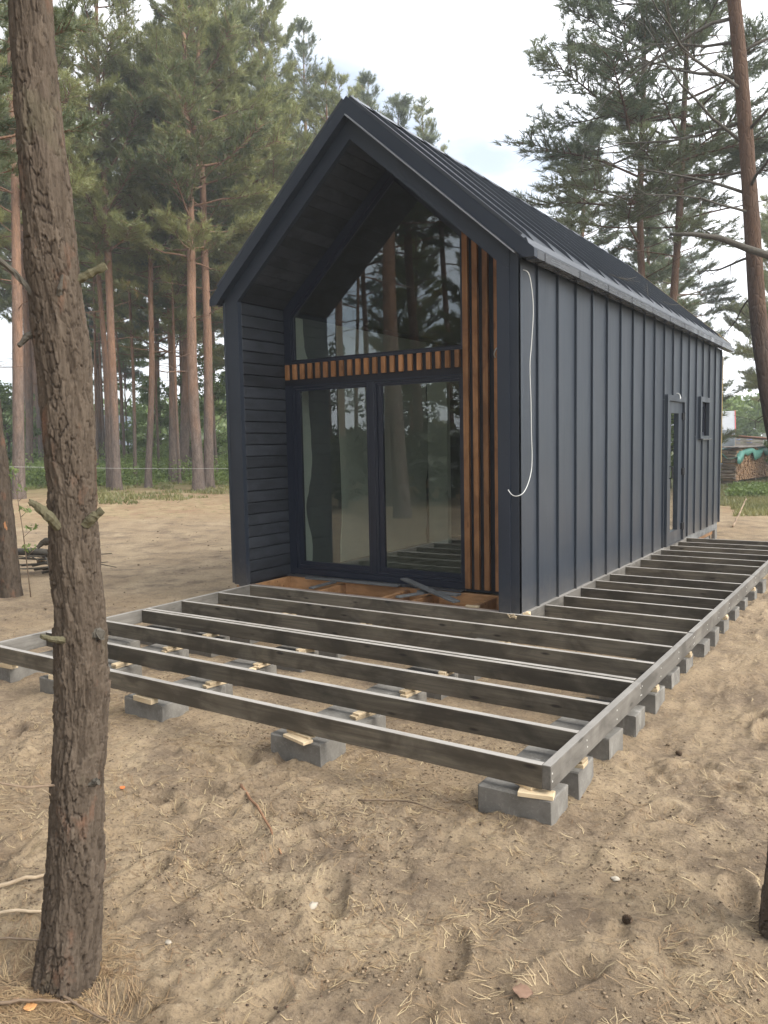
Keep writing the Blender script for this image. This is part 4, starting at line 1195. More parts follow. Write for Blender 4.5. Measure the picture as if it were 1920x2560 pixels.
# ---- foreground trunks with plated bark
def plated_trunk(name, pts, rads, x0, nz, nth, label, amp=.010, cell=(.030, .060), seed=1):
    pts = np.array(pts); rads = np.array(rads)
    o_ = np.argsort(pts[:, 2]); pts = pts[o_]; rads = rads[o_]
    z = np.linspace(pts[0, 2], pts[-1, 2], nz)
    from_z = lambda a: np.interp(z, pts[:, 2], a)
    ker = np.hanning(max(3, nz//40)|1); ker /= ker.sum()
    def sm(a):
        k = len(ker)//2; return np.convolve(np.pad(a, k, mode='edge'), ker, 'valid')
    cx = sm(from_z(pts[:, 0])); cyv = sm(from_z(pts[:, 1])); rr = sm(from_z(rads))
    th = np.linspace(0, 2*np.pi, nth, endpoint=False)
    TH, Z = np.meshgrid(th, z)
    RR = np.repeat(rr[:, None], nth, 1)
    rmean = float(np.mean(rads)); circ = 2*np.pi*rmean
    ncol = max(6, int(round(circ/cell[0])))
    u = TH/(2*np.pi)*ncol; v = Z/cell[1]
    cu, su = np.cos(TH)*3.2, np.sin(TH)*3.2
    wv = (fbm(cu+Z*4, su+Z*9, seed, 4)-.5); wu = (fbm(cu*1.3+Z*6, su*1.3-Z*7, seed+5, 4)-.5)
    def cells(u, v, sd_, nc):
        best = np.full(u.shape, 9.0); sec = np.full(u.shape, 9.0); pid = np.zeros(u.shape); py_ = np.zeros(u.shape); px_ = np.zeros(u.shape)
        iu = np.floor(u); iv = np.floor(v)
        for du in (-1, 0, 1):
            for dv in (-1, 0, 1):
                a = iu+du; b_ = iv+dv; am = np.mod(a, nc)
                dx = u-(a+.1+.8*_h(am, b_, sd_)); dy = v-(b_+.1+.8*_h(am, b_, sd_+1))
                d = np.abs(dx)*.75+np.sqrt(dx*dx+dy*dy)*.5+.35*_h(am, b_, sd_+3)
                m = d < best
                sec = np.where(m, best, np.minimum(sec, d)); best = np.where(m, d, best)
                pid = np.where(m, _h(am, b_, sd_+2), pid); px_ = np.where(m, dx, px_); py_ = np.where(m, dy, py_)
        return np.clip(sec-best, 0, 1), pid, px_, py_
    e1, p1, ax_, ay_ = cells(u+1.3*wu, v+2.2*wv, seed, ncol)
    e2, p2, bx_, by_ = cells(u*2.5+1.8*wv, v*1.9+2.6*wu, seed+50, int(ncol*2.5)) if (ncol*2.5) % 1 == 0 else cells(u*2+1.8*wv, v*1.9+2.6*wu, seed+50, ncol*2)
    mask = smooth(.36, .60, fbm(cu*.9+Z*3, su*.9+Z*5, seed+21, 3))
    pid = p1*.55+p2*.45
    edge = np.clip(e1/np.maximum(mask, .12)*1.0, 0, 1)
    hgt = smooth(0, .10, e1)*.62*(.25+.75*mask)+p1*.50+.34*p2+.20*by_*(p2-.35)+.14*bx_*(p1-.5)+.30*smooth(0, .07, e2)+.22*ay_*(p1-.5)
    hgt = hgt+.30*(fbm(cu*5+Z*22, su*5+Z*18, seed+9, 4)-.5)
    hgt2 = fbm(cu*1.2+Z*2, su*1.2+Z*3, seed+13, 2)-.5
    zr = (Z-z[0])/(z[-1]-z[0])
    A = amp*(1.15-.55*zr)
    Rf = RR-A*.8+A*hgt*1.1+RR*.09*hgt2
    flare = np.exp(-np.maximum(Z-z[0]-.02, 0)/.16)
    Rf = Rf+RR*.16*flare*(fbm(cu*.9, su*.9, seed+40, 2)-.35)*2
    V = np.stack([cx[:, None]+Rf*np.cos(TH)-x0[0], cyv[:, None]+Rf*np.sin(TH)-x0[1], Z-x0[2]], -1).reshape(-1, 3)
    i = (np.arange(nz-1)[:, None]*nth+np.arange(nth)[None, :]).ravel(); j = (np.arange(nz-1)[:, None]*nth+(np.arange(nth)+1)[None, :] % nth).ravel()
    F = np.stack([i, j, j+nth, i+nth], 1)
    me = np_mesh('trunk', V, F, M_BARKN, True, {'plate': pid.ravel(), 'edge': edge.ravel()})
    root = obj(name, None, None, x0, None, label, 'tree', 'pine trunks near the viewpoint')
    root.empty_display_size = .2
    obj('trunk', me, root)
    return root
FGc = [(.476, -4.879, 3.25), (.476, -4.879, 2.964), (.477, -4.878, 2.681), (.484, -4.867, 2.395), (.489, -4.86, 2.101), (.501, -4.843, 1.801), (.502, -4.841, 1.648), (.502, -4.842, 1.494), (.501, -4.843, 1.338), (.5, -4.844, 1.181), (.503, -4.84, 1.021), (.502, -4.841, .861), (.499, -4.845, .699), (.492, -4.855, .537), (.483, -4.868, .375), (.476, -4.878, .211), (.47, -4.888, .045), (.459, -4.904, -.119), (.449, -4.919, -.233), (.441, -4.931, -.40)]
FGr = [.061, .0622, .0644, .072, .0789, .080, .0791, .0758, .0704, .0745, .0766, .0801, .0806, .0825, .0822, .0835, .0879, .0923, .098, .106]
g0 = gz(.445, -4.93)
fg = plated_trunk('pine_tree', FGc, FGr, (.445, -4.93, g0), 950, 190, 'nearest pine trunk at the left with flaking bark and broken stubs', .0110, (.025, .052), 4)
def stub(root, pts, rads, m=M_DEAD, name='branch_stub', k=9):
    o3 = np.array(root.location); b = MB(); P = np.array(pts, float)
    f_ = np.linspace(0, len(P)-1, 5*(len(P)-1)+1); Q = np.stack([np.interp(f_, np.arange(len(P)), P[:, i]) for i in range(3)], 1); rr_ = np.interp(f_, np.arange(len(P)), rads)
    rj = np.random.default_rng(int(abs(P[0].sum())*1e4))
    b.tube((Q-o3).tolist(), list(rr_*(1+rj.normal(0, .07, len(rr_)))), k)
    cen = np.repeat(Q-o3, k, 0); V = np.array(b.v)
    V = cen+(V-cen)*(1+rj.normal(0, .11, (len(V), 1)))
    ax = Q[-1]-Q[-2]; ax /= np.linalg.norm(ax); V[-k:] += ax*(rj.uniform(-.2, 1.1, (k, 1))*rads[-1])
    b.v = [tuple(q) for q in V]
    return part(name, b, m, root, False)
# broken stubs, knots and thin twigs of the near trunk (camera side is toward +x, -y)
rtv = np.array([.835, .55, 0]); tow = np.array([.63, -.47, 0])/np.linalg.norm([.63, -.47])
lat = np.array([.592, .806, 0]); 
def fgp(z, a, t, dz=0.0):
    c_ = np.array([np.interp(z, [p[2] for p in FGc[::-1]], [p[0] for p in FGc[::-1]]), np.interp(z, [p[2] for p in FGc[::-1]], [p[1] for p in FGc[::-1]]), z])
    vdir = np.array([2.843, -6.49, 0])-np.array([.5, -4.85, 0]); vdir /= np.linalg.norm(vdir)
    rgt = np.array([-vdir[1], vdir[0], 0]); 
    return c_+rgt*a+vdir*t+np.array([0, 0, dz])
stub(fg, [fgp(1.285, -.045, .05), fgp(1.285, -.070, .075, .035), fgp(1.285, -.105, .085, .075), fgp(1.285, -.125, .085, .088)], [.018, .016, .014, .010], M_MOSSY)
stub(fg, [fgp(1.29, .04, .055), fgp(1.29, .062, .075, .022), fgp(1.29, .088, .085, .045)], [.019, .016, .012], M_MOSSY)
stub(fg, [fgp(2.08, .05, .02), fgp(2.08, .10, .03, .03), fgp(2.08, .155, .04, .058)], [.014, .013, .012], M_MOSSY)
stub(fg, [fgp(2.03, -.06, .03), fgp(2.03, -.12, .03, .075), fgp(2.03, -.21, .02, .16), fgp(2.03, -.32, .0, .27)], [.010, .009, .007, .005], M_DEAD)
stub(fg, [fgp(1.92, -.06, .0), fgp(1.92, -.10, .0, -.01), fgp(1.92, -.125, .0, -.04)], [.014, .012, .007], M_DEAD)
stub(fg, [fgp(2.03, .01, .075), fgp(2.03, .012, .092, .02), fgp(2.03, .022, .10, .06)], [.009, .007, .004], M_DEAD)
stub(fg, [fgp(1.235, -.068, .0), fgp(1.235, -.095, -.01, -.004), fgp(1.235, -.112, -.01, -.018)], [.012, .011, .006], M_DEAD)
stub(fg, [fgp(.905, -.05, .055), fgp(.905, -.085, .08, .014), fgp(.905, -.115, .09, .028)], [.013, .011, .007], M_MOSSY)
stub(fg, [fgp(.92, .05, .05), fgp(.92, .065, .065, -.004)], [.024, .016], M_DEAD, 'knot')
stub(fg, [fgp(.41, .045, .065), fgp(.41, .06, .085, .006)], [.017, .010], M_DEAD, 'knot')
stub(fg, [fgp(.41, -.07, .04), fgp(.41, -.16, .05, .012), fgp(.41, -.235, .05, .04), fgp(.41, -.29, .04, .075), fgp(.41, -.34, .03, .10)], [.0045, .004, .0035, .0025, .0015], M_STICK, 'twig')
stub(fg, [fgp(.36, -.075, .02), fgp(.36, -.10, .03, .03), fgp(.36, -.125, .03, .05)], [.003, .0025, .0015], M_STICKP, 'twig')
# upper trunk and crown, above the picture but mirrored in the glass
b = MB(); b.tube([np.array(p)-np.array(fg.location) for p in ((.476, -4.879, 3.2), (.47, -4.9, 6), (.3, -4.9, 9), (.3, -4.8, 12))], [.062, .055, .045, .02], 12); part('upper_trunk', b, M_BARK, fg, True)
obj('branches', PROTO['thin_b'][1], fg, (0, 0, .4), scale=(.62, .62, .62)); obj('crown', PROTO['thin_b'][2], fg, (0, 0, .4), scale=(.62, .62, .62))

l2 = plated_trunk('pine_tree', [(-6.62, -.9, 3.0), (-6.568, -.87, 1.739), (-6.556, -.851, 1.395), (-6.554, -.846, .816), (-6.551, -.842, .232), (-6.548, -.838, -.122), (-6.548, -.837, -.42)], [.060, .0671, .0778, .094, .1104, .1242, .150], (-6.548, -.838, gz(-6.548, -.838)), 260, 90, 'leaning pine trunk at the left edge with orange scars', .012, (.045, .09), 9)
b = MB(); b.tube([np.array(p)-np.array(l2.location) for p in ((-6.62, -.9, 2.95), (-6.9, -1.1, 6), (-7.2, -1.2, 11))], [.06, .05, .02], 10); part('upper_trunk', b, M_BARK, l2, True)
obj('crown', PROTO['thin_a'][2], l2, (-.3, -.2, .4), scale=(.55, .55, .55)); obj('branches', PROTO['thin_a'][1], l2, (-.3, -.2, .4), scale=(.55, .55, .55))
M_SCAR = m_plain('bark_scar', (.36, .17, .075), .8, .3, 25, .4, .3)
for z, w_, h_ in ((.62, .022, .07), (.10, .028, .13)):
    c_ = np.array([-6.551, -.842, z])-np.array(l2.location); vd = np.array([.857, -.515, 0]); rr_ = .100+.0
    b = MB(); V = []; 
    for i in range(9):
        a = 2*math.pi*i/9; q = (1+.25*math.sin(3*a+z*9))
        V.append(c_+vd*(rr_+.004-.02*(math.cos(a)*w_*q/.1)**2)+np.array([.515, .857, 0])*math.cos(a)*w_*q+np.array([0, 0, math.sin(a)*h_*q]))
    V2 = [p-vd*.03 for p in V]
    b.add(V+V2, [tuple(range(9))]+[(i, (i+1) % 9, 9+(i+1) % 9, 9+i) for i in range(9)]); part('bark_scar', b, M_SCAR, l2)

rfg = plated_trunk('pine_tree', [(2.542, -3.37, 1.6), (2.538, -3.371, .474), (2.539, -3.37, .266), (2.538, -3.371, .091), (2.536, -3.371, -.087), (2.534, -3.371, -.194), (2.537, -3.371, -.42)], [.058, .0602, .064, .0693, .0764, .090, .104], (2.515, -3.371, gz(2.515, -3.371)), 420, 120, 'dark pine trunk cut off by the right edge close to the camera', .011, (.032, .06), 15)
b = MB(); b.tube([np.array(p)-np.array(rfg.location) for p in ((2.542, -3.37, 1.5), (2.57, -3.36, 2.6), (2.66, -3.32, 5), (2.78, -3.28, 9))], [.058, .055, .05, .03], 14); part('upper_trunk', b, M_BARK, rfg, True)

# ---- undergrowth, young broadleaf trees, far woodland
def leaf_cloud(P, size, rng, tint):
    n = len(P)
    a = rng.normal(size=(n, 3)); a /= np.linalg.norm(a, axis=1, keepdims=True)
    b_ = np.cross(a, rng.normal(size=(n, 3))); b_ /= np.linalg.norm(b_, axis=1, keepdims=True)
    s = size*rng.uniform(.6, 1.3, (n, 1))
    V = np.stack([P-a*s, P+b_*s*.45, P+a*s, P-b_*s*.45], 1).reshape(-1, 3)
    return V, np.arange(4*n).reshape(-1, 4), np.repeat(tint, 4)
def clumps(cs, per, rng):
    P = []; T = []
    for (x, y, z, rx, rz_, t) in cs:
        q = rng.normal(size=(per, 3)); q /= np.linalg.norm(q, axis=1, keepdims=True); q *= rng.uniform(.35, 1, (per, 1))**.5
        P.append(np.array([x, y, z])+q*np.array([rx, rx, rz_])); T.append(np.clip(t+rng.uniform(-.3, .3, per), 0, 1))
    return np.concatenate(P), np.concatenate(T)
rng = np.random.default_rng(5)
cs = []
for _ in range(420):
    d = rng.uniform(29, 58); px = rng.uniform(-150, 640)
    dv = fw+(px-960)/1980.7*rt; x, y = 2.843+dv[0]*d, -6.49+dv[1]*d
    h = rng.uniform(.25, 1.0)*(1.3 if d > 40 else .8)
    cs.append((x, y, gz(x, y)+h*.6, rng.uniform(.5, 1.3), h, rng.uniform(.2, 1)))
P, T = clumps(cs, 230, rng)
V, F, t = leaf_cloud(P, .065, rng, T)
obj('undergrowth', np_mesh('undergrowth', V, F, M_LEAF, False, {'tint': t}), kind='stuff', label='bright green undergrowth beneath the pines on the left', cat='undergrowth')
def young_tree(x, y, h, label, tint=.7, seed=0, wide=.32):
    rg_ = np.random.default_rng(seed)
    root = obj('broadleaf_tree', None, None, (x, y, gz(x, y)), None, label, 'tree', 'young broadleaf trees in the wood')
    root.empty_display_size = .2
    b = MB(); b.tube([(0, 0, -.2), (rg_.normal(0, .1), rg_.normal(0, .1), h*.4), (rg_.normal(0, .2), rg_.normal(0, .2), h*.9)], [.07, .05, .015], 7)
    cs_ = []
    for _ in range(44):
        u = rg_.uniform(.12, 1); a = rg_.uniform(0, 6.28); rr_ = h*wide*math.sin(min(1, u*1.15)*2.9)**.8*rg_.uniform(.2, 1)
        p = (math.cos(a)*rr_, math.sin(a)*rr_, u*h); b.tube([(0, 0, max(.2, u*h*.75)), p], [.02, .006], 4)
        cs_.append((*p, rg_.uniform(.3, .62), rg_.uniform(.16, .36), tint+rg_.uniform(-.25, .2)))
    part('trunk', b, M_BARK, root, True)
    P, T = clumps(cs_, 150, rg_); V, F, t = leaf_cloud(P, .085, rg_, T)
    obj('crown', np_mesh('crown', V, F, M_LEAF, False, {'tint': t}), root)
for i, (px, d, h, lb, tn) in enumerate([(330, 50, 8.0, 'pale yellow green willowy tree in the bright gap of the wood', .85), (395, 44, 5.0, 'green broadleaf tree behind the straight slender grey pine', .55), (545, 37, 6.0, 'green broadleaf tree beside the cabin wall', .5), (20, 38, 4.5, 'broadleaf tree at the far left edge of the wood', .5), (215, 46, 4.0, 'low broadleaf tree right of the near trunk', .5), (470, 46, 5.5, 'green broadleaf tree behind the stout dark pine', .6), (135, 44, 5.0, 'broadleaf tree hidden behind the near trunk', .5)]):
    dv = fw+(px-960)/1980.7*rt; young_tree(2.843+dv[0]*d, -6.49+dv[1]*d, h, lb, tn, 60+i)
for i, (x, y, h, lb, tn) in enumerate([(-5.4, 66, 7.0, 'yellow green broadleaf tree above the board fence', .85), (-1.2, 30, 3.0, 'low broadleaf bush right of the log pile', .7), (4.4, 24, 4.4, 'broadleaf tree right of the picture, mirrored in the side door', .8)]):
    young_tree(x, y, h, lb, tn, 80+i, .38)
cs = []
for _ in range(900):
    px = rng.uniform(-300, 2300); d = rng.uniform(62, 95)
    dv = fw+(px-960)/1980.7*rt; x, y = 2.843+dv[0]*d, -6.49+dv[1]*d
    top = 4.2+2.5*vn(np.array([px*.006]), np.array([0.0]), 4)[0]
    cs.append((x, y, rng.uniform(0, top), rng.uniform(.9, 2.0), rng.uniform(.6, 1.3), rng.uniform(.1, .8)))
P, T = clumps(cs, 90, rng); V, F, t = leaf_cloud(P, .30, rng, T)
obj('far_woodland', np_mesh('far_woodland', V, F, M_LEAF, False, {'tint': t}), kind='stuff', label='pale green far woodland closing the view', cat='woodland')

cs = []
for _ in range(620):
    a = rng.uniform(math.radians(140), math.radians(285)); d = rng.uniform(34, 60)
    x, y = 1+d*math.sin(a), -3+d*math.cos(a)
    cs.append((x, y, rng.uniform(0, 7.5), rng.uniform(.9, 2.0), rng.uniform(.6, 1.3), rng.uniform(.1, .7)))
for _ in range(170):
    a = rng.uniform(math.radians(190), math.radians(270)); d = rng.uniform(11, 30)
    x, y = 1+d*math.sin(a), -5+d*math.cos(a)
    if y > -8: continue
    cs.append((x, y, rng.uniform(.1, 1.6), rng.uniform(.5, 1.1), rng.uniform(.4, .8), rng.uniform(.1, .7)))
P, T = clumps(cs, 90, rng); V, F, t = leaf_cloud(P, .22, rng, T)
obj('far_woodland', np_mesh('far_woodland', V, F, M_DARKL, False, {'tint': t}), kind='stuff', label='dark green woodland behind the viewpoint, mirrored in the patio door', cat='woodland')

# ---- grass patches
def grass(name, xy, hmin, hmax, label, wd=.012):
    n = len(xy); zb = ground_z(xy[:, 0], xy[:, 1])
    h = rng.uniform(hmin, hmax, n); a = rng.uniform(0, 6.28, n); ln_ = rng.normal(0, .35, (n, 2))*h[:, None]
    base = np.stack([xy[:, 0], xy[:, 1], zb-.01], 1); s = np.stack([np.cos(a)*wd, np.sin(a)*wd, 0*a], 1)
    midp = base+np.stack([ln_[:, 0]*.35, ln_[:, 1]*.35, h*.6], 1); tip = base+np.stack([ln_[:, 0], ln_[:, 1], h], 1)
    V = np.stack([base-s, base+s, midp+s*.7, midp-s*.7, tip], 1).reshape(-1, 3)
    k = np.arange(n)[:, None]*5
    F = np.concatenate([k+np.array([[0, 1, 2]]), k+np.array([[0, 2, 3]]), k+np.array([[3, 2, 4]])])
    obj(name, np_mesh(name, V, F, M_GRASS, False, {'tint': np.repeat(np.clip(fbm(xy[:, 0]*.5, xy[:, 1]*.5, 8, 3)*1.2-.1+rng.uniform(-.15, .15, n), 0, 1), 5)}), kind='stuff', label=label, cat='grass')
def scatter(n, pxa, pxb, da, db):
    d = da+(db-da)*rng.random(n); px = rng.uniform(pxa, pxb, n)
    dv = fw[None]+((px-960)/1980.7)[:, None]*rt[None]
    return np.stack([2.843+dv[:, 0]*d, -6.49+dv[:, 1]*d], 1)
xy = scatter(44000, -60, 620, 20, 44); dg = np.hypot(xy[:, 0]-2.8, xy[:, 1]+6.5); keep = fbm(xy[:, 0]*.45, xy[:, 1]*.45, 3, 3) > .68-.34*smooth(21, 38, dg)
grass('grass', xy[keep], .03, .15, 'dry tufted grass on the forest floor left of the cabin', .016)
xy = scatter(32000, 1760, 2050, 18.5, 40); dg = np.hypot(xy[:, 0]-2.8, xy[:, 1]+6.5); keep = fbm(xy[:, 0]*.6, xy[:, 1]*.6, 13, 3) > .64-.30*smooth(19, 26, dg)
grass('grass', xy[keep], .03, .15, 'green grass in front of the log pile on the right', .014)
cs = []
for _ in range(40):
    p = scatter(1, 1840, 2000, 24, 28)[0]; cs.append((p[0], p[1], gz(*p)+.14, .35, .16, rng.uniform(.5, 1)))
P, T = clumps(cs, 120, rng); V, F, t = leaf_cloud(P, .07, rng, T)
obj('weeds', np_mesh('weeds', V, F, M_LEAF, False, {'tint': t}), kind='stuff', label='bright green weeds beside the log pile', cat='weeds')

# ================================================================== far yard on the right
# log pile
WX, WY = -2.64, 26.76
M_LOGS = m_wood('split_log_side', (.24, .18, .13), (.44, .36, .27), 0, .85, 0)
M_LOGE = m_wood('split_log_end', (.50, .29, .15), (.70, .48, .30), 0, .8, 0)
pile = obj('log_pile', None, None, (WX, WY, gz(WX, WY)), (0, 0, math.radians(-8)), 'stack of split firewood with orange cut ends beside the cabin', 'log pile')
lr = random.Random(12)
def split_log(L, w_, h_):
    b = MB(); k = 6; prof = []
    for j in range(k):
        a = 2*math.pi*j/k+lr.uniform(-.2, .2); prof.append((math.cos(a)*w_*lr.uniform(.75, 1.1), math.sin(a)*h_*lr.uniform(.75, 1.1)))
    v = [(0, y, z) for y, z in prof]+[(L, y+lr.uniform(-.01, .01), z+lr.uniform(-.01, .01)) for y, z in prof]
    b.add(v, [tuple(range(k-1, -1, -1)), tuple(range(k, 2*k))]+[(i, (i+1) % k, k+(i+1) % k, k+i) for i in range(k)])
    return b
z = .20
while z < 1.22:
    h_ = lr.uniform(.055, .085); x = -1.1
    while x < -.05:
        L = min(lr.uniform(.35, .6), -x)
        o = part('log', split_log(L-.015, .09, h_), M_LOGS, pile); o.location = (x, .02+lr.uniform(-.03, .03), z+h_); o.rotation_euler = (lr.uniform(-.3, .3), lr.uniform(-.06, .06), lr.uniform(-.06, .06))
        x += L
    z += 2*h_*.92
b = MB()
y = .06
while y < 9.5:
    z = .16; wmax = lr.uniform(.09, .14)
    while z < 1.28+.1*math.sin(y):
        h_ = lr.uniform(.035, .07); w_ = wmax*.5
        lb = split_log(.5, w_, h_); ox = lr.uniform(-.05, .03); 
        b.add([(-.5+ox+p[0], y+p[1], z+h_+p[2]) for p in lb.v], lb.f); z += 2*h_*.9
    y += wmax*.9
part('stacked_logs', b, M_LOGE, pile, kind='stuff')
for y in (.2, 2.5, 5, 7.5): bxo('bearer', M_LOGS, pile, -1.05, -.02, y, y+.12, -.1, .155, .01)
M_TARP = m_plain('green_tarp', (.16, .40, .33), .5, .5, 12, .25, .4, .02)
nx_, ny_ = 16, 46; V = []; F = []
for i in range(nx_):
    for j in range(ny_):
        u, v = i/(nx_-1), j/(ny_-1); x = -1.25+1.42*u; y = -.12+9.2*v
        zt = 1.37+.05*math.sin(y*3+u*4)
        if u > .86: zt -= (u-.86)*2.1*(1+.32*math.sin(y*3.1+1)+.38*math.sin(y*6.7)*math.sin(y*1.3)); x = .10+.03*math.sin(y*5)
        if v < .03: zt -= .26*(1+.5*math.sin(u*11))
        V.append((x, y, zt))
F = [(i*ny_+j, (i+1)*ny_+j, (i+1)*ny_+j+1, i*ny_+j+1) for i in range(nx_-1) for j in range(ny_-1)]
tarp_me = np_mesh('tarp', np.array(V), np.array(F), M_TARP, True)
tp = obj('tarp', tarp_me, None, pile.location, pile.rotation_euler, 'green tarpaulin draped over the log pile', 'tarp')
sol = tp.modifiers.new('thickness', 'SOLIDIFY'); sol.thickness = .008
M_GREYB = m_wood('weathered_plank', (.30, .26, .235), (.46, .41, .37), 1, .85, .3)
for k in range(5):
    b = MB(); b.box(-.13, .13, 0, 8.6, 0, .04, .004)
    o = part('cover_plank', b, M_GREYB, None, label='weathered grey plank on top of the log pile, %s from its left side' % ORD[k], cat='plank', group='planks covering the log pile')
    o.location = Vector(pile.location)+Matrix.Rotation(math.radians(-8), 3, 'Z') @ Vector((-1.05+.27*k, -.25+.1*(k % 2), 1.44+.012*(k % 3)))
    o.rotation_euler = (0, 0, math.radians(-8)+lr.uniform(-.012, .012))
M_RUST = m_plain('rusty_sheet', (.38, .17, .11), .7, .4, 6, .4, .2)
o = board(-3.9, 31.5, 1.62, -2.2, 33.2, 1.40, 1.3, .03, M_RUST, 'rusty_sheet', 'rust red sheet metal lying behind the log pile', 'sheet metal')
# fence
fence = obj('board_fence', None, None, (-5.6, 45.8, gz(-5.6, 45.8)), (0, 0, math.radians(30)), 'grey board fence across the yard behind the log pile', 'fence')
M_FEN = m_wood('grey_fence_board', (.26, .23, .20), (.42, .385, .34), 0, .9, .3)
for k in range(5):
    x0 = -2.2+1.9*k
    for q in range(9):
        b = MB(); b.box(x0+.05, x0+1.85, -.02, .02, .12+.2*q, .295+.2*q, .004); part('fence_board', b, M_FEN, fence)
    b = MB(); b.box(x0-.05, x0+.05, -.06, .06, -.3, 2.05, .006); part('fence_post', b, M_GREYB, fence)
bxo('white_sheet', m_plain('white_sheet', (.72, .73, .74), .6, .4, 5, .1, .1), None, -4.0, -2.2, 43.4, 43.43, .55, 1.75, .002, label='white sheet panel leaning by the board fence', cat='panel')
bxo('corrugated_sheet', m_plain('pale_sheet', (.55, .60, .66), .5, .5, 5, .1, .1), None, -4.35, -3.75, 33.0, 33.02, .2, 1.9, .002, label='upright pale blue grey sheet just right of the cabin corner', cat='panel')
# hut with a red edged roof
hut = obj('garden_hut', None, None, (-9.6, 58.6, gz(-9.6, 58.6)), (0, 0, math.radians(12)), 'small hut with pale roof and red gable edge beyond the fence', 'hut')
M_HUTW = m_wood('red_brown_boards', (.17, .085, .062), (.27, .15, .11), 2, .8, 0); M_RED = m_plain('red_paint', (.50, .06, .06), .5, .5); M_PR = m_plain('pale_roof', (.40, .41, .42), .5, .5, 4, .15, .1); M_WH = m_plain('white_paint', (.75, .75, .73), .6, .4, 6, .08, .05)
def yprism(b, poly, x0, x1):   # polygon in y,z extruded along x
    n = len(poly); v = [(x0, y, z) for y, z in poly]+[(x1, y, z) for y, z in poly]
    b.add(v, [tuple(range(n-1, -1, -1)), tuple(range(n, 2*n))]+[(i, (i+1) % n, n+(i+1) % n, n+i) for i in range(n)])
b = MB(); yprism(b, [(-1.1, -.3), (1.1, -.3), (1.1, 2.35), (0, 3.5), (-1.1, 2.35)], -2.2, 1.25); part('wall', b, M_HUTW, hut)
for s in (-1, 1):
    b = MB(); yprism(b, [(0, 3.56), (s*1.4, 2.12), (s*1.4, 2.04), (0, 3.48)][::s], -2.35, 1.5); part('roof', b, M_PR, hut)
    b = MB(); yprism(b, [(0, 3.60), (s*1.42, 2.14), (s*1.42, 1.92), (0, 3.38)][::s], 1.502, 1.56); part('gable_board', b, M_RED, hut)
b = MB(); b.box(1.20, 1.30, -1.16, -.98, -.2, 2.3); part('corner_board', b, M_WH, hut)
for k, (x, y) in enumerate(((-6.95, 53.2), (-6.25, 53.6))):
    b = MB(); b.tube([(0, 0, 0), (0, 0, .04), (0, 0, .30), (0, 0, .31), (0, 0, .60), (0, 0, .61), (0, 0, .92)], [.28, .29, .285, .295, .295, .285, .28], 16)
    o = part('barrel', b, m_plain('blue_plastic', (.05, .12, .42), .4, .5), None, True, label=('left' if k == 0 else 'right')+' one of two blue barrels by the hut', cat='barrel', group='blue barrels'); o.location = (x, y, 1.0); o.scale = (.62, .62, .62)
bxo('barrel_stand', M_FEN, None, -7.4, -5.8, 52.9, 53.95, -.1, .998, .004, label='grey wooden stand carrying two blue barrels', cat='stand')
# bluish shed glimpsed in the left wood
shed = obj('pale_shed', None, None, (-45.6, 28.2, gz(-45.6, 28.2)), (0, 0, math.radians(33)), 'pale blue grey building glimpsed between the trunks on the left', 'building')
M_SHED = m_plain('pale_blue_wall', (.50, .56, .66), .7, .3, 3, .08, .05)
b = MB(); b.box(-3.0, 2.6, 0, 4, 1.35, 3.75); part('roof_slope', b, M_SHED, shed)
b = MB(); b.box(-3.0, 2.6, .15, 4, -.3, 1.34); part('wall', b, M_GREYB, shed)
for k in range(12):
    b = MB(); b.box(-3.0+.47*k, -2.94+.47*k, -.05, .0, 1.35, 3.75); part('wall_batten', b, M_SHED, shed)
b = MB(); b.box(1.2, 1.9, -.06, -.01, 2.0, 3.0); part('window', b, M_FRAME, shed)

# boundary cord tied between trunk and trees behind the cabin
b = MB(); A0 = np.array([-6.50, -.78, 1.345]); A1 = np.array([-7.2, 5.2, 1.12])
b.tube([A0+(A1-A0)*f+np.array([0, 0, -.02*math.sin(math.pi*f)]) for f in np.linspace(0, 1, 12)],   .0032, 6)
part('boundary_cord', b, M_CORD, None, label='thin white cord stretched from the left trunk toward the cabin', cat='cord')
b = MB(); b.tube([(0, 0, -.45), (0, 0, 1.25)], .025, 8); o = part('cord_stake', b, M_STICK, None, label='wooden stake behind the cabin holding the white cord', cat='stake'); o.location = (-7.22, 5.22, 0)

# ================================================================== LITTER
def on(x, y, dz=0.0): return np.array([x, y, gz(x, y)+dz])
def stick(pts, r, m, label, name='stick', cat='stick', dz=.006):
    P = [on(*p[:2], dz+(p[2] if len(p) > 2 else 0)) for p in pts]
    b = MB(); out = []
    for i in range(len(P)-1):
        for t in np.linspace(0, 1, 5, endpoint=False): out.append(P[i]+(P[i+1]-P[i])*t+rng.normal(0, r*.25, 3))
    out.append(P[-1]); n = len(out)
    b.tube([o_-P[0] for o_ in out], [r*(1-.45*i/n) for i in range(n)], 7)
    o = part(name, b, m, None, True, label=label, cat=cat); o.location = P[0]
    return o
stick([(-.122, -3.455, .01), (.16, -3.64, .02), (.40, -3.80, .012), (.528, -3.878, .004)], .0075, m_wood('brown_twig', (.24, .12, .06), (.40, .24, .14), 0, .8, 0), 'long thin brown twig lying on the sand before the deck')
stick([(-.32, -4.83, .02), (-.20, -4.70, .02), (-.10, -4.58, .02)], .011, M_STICKP, 'peeled pale stick left of the near trunk, uppermost')
stick([(-.16, -4.96, .015), (-.03, -4.86, .015), (.16, -4.72, .015)], .009, M_STICKP, 'long pale stick left of the near trunk, in the middle')
stick([(-.02, -5.06, .012), (.10, -4.95, .02), (.22, -4.88, .01)], .006, M_STICK, 'thin grey stick close to the foot of the near trunk')
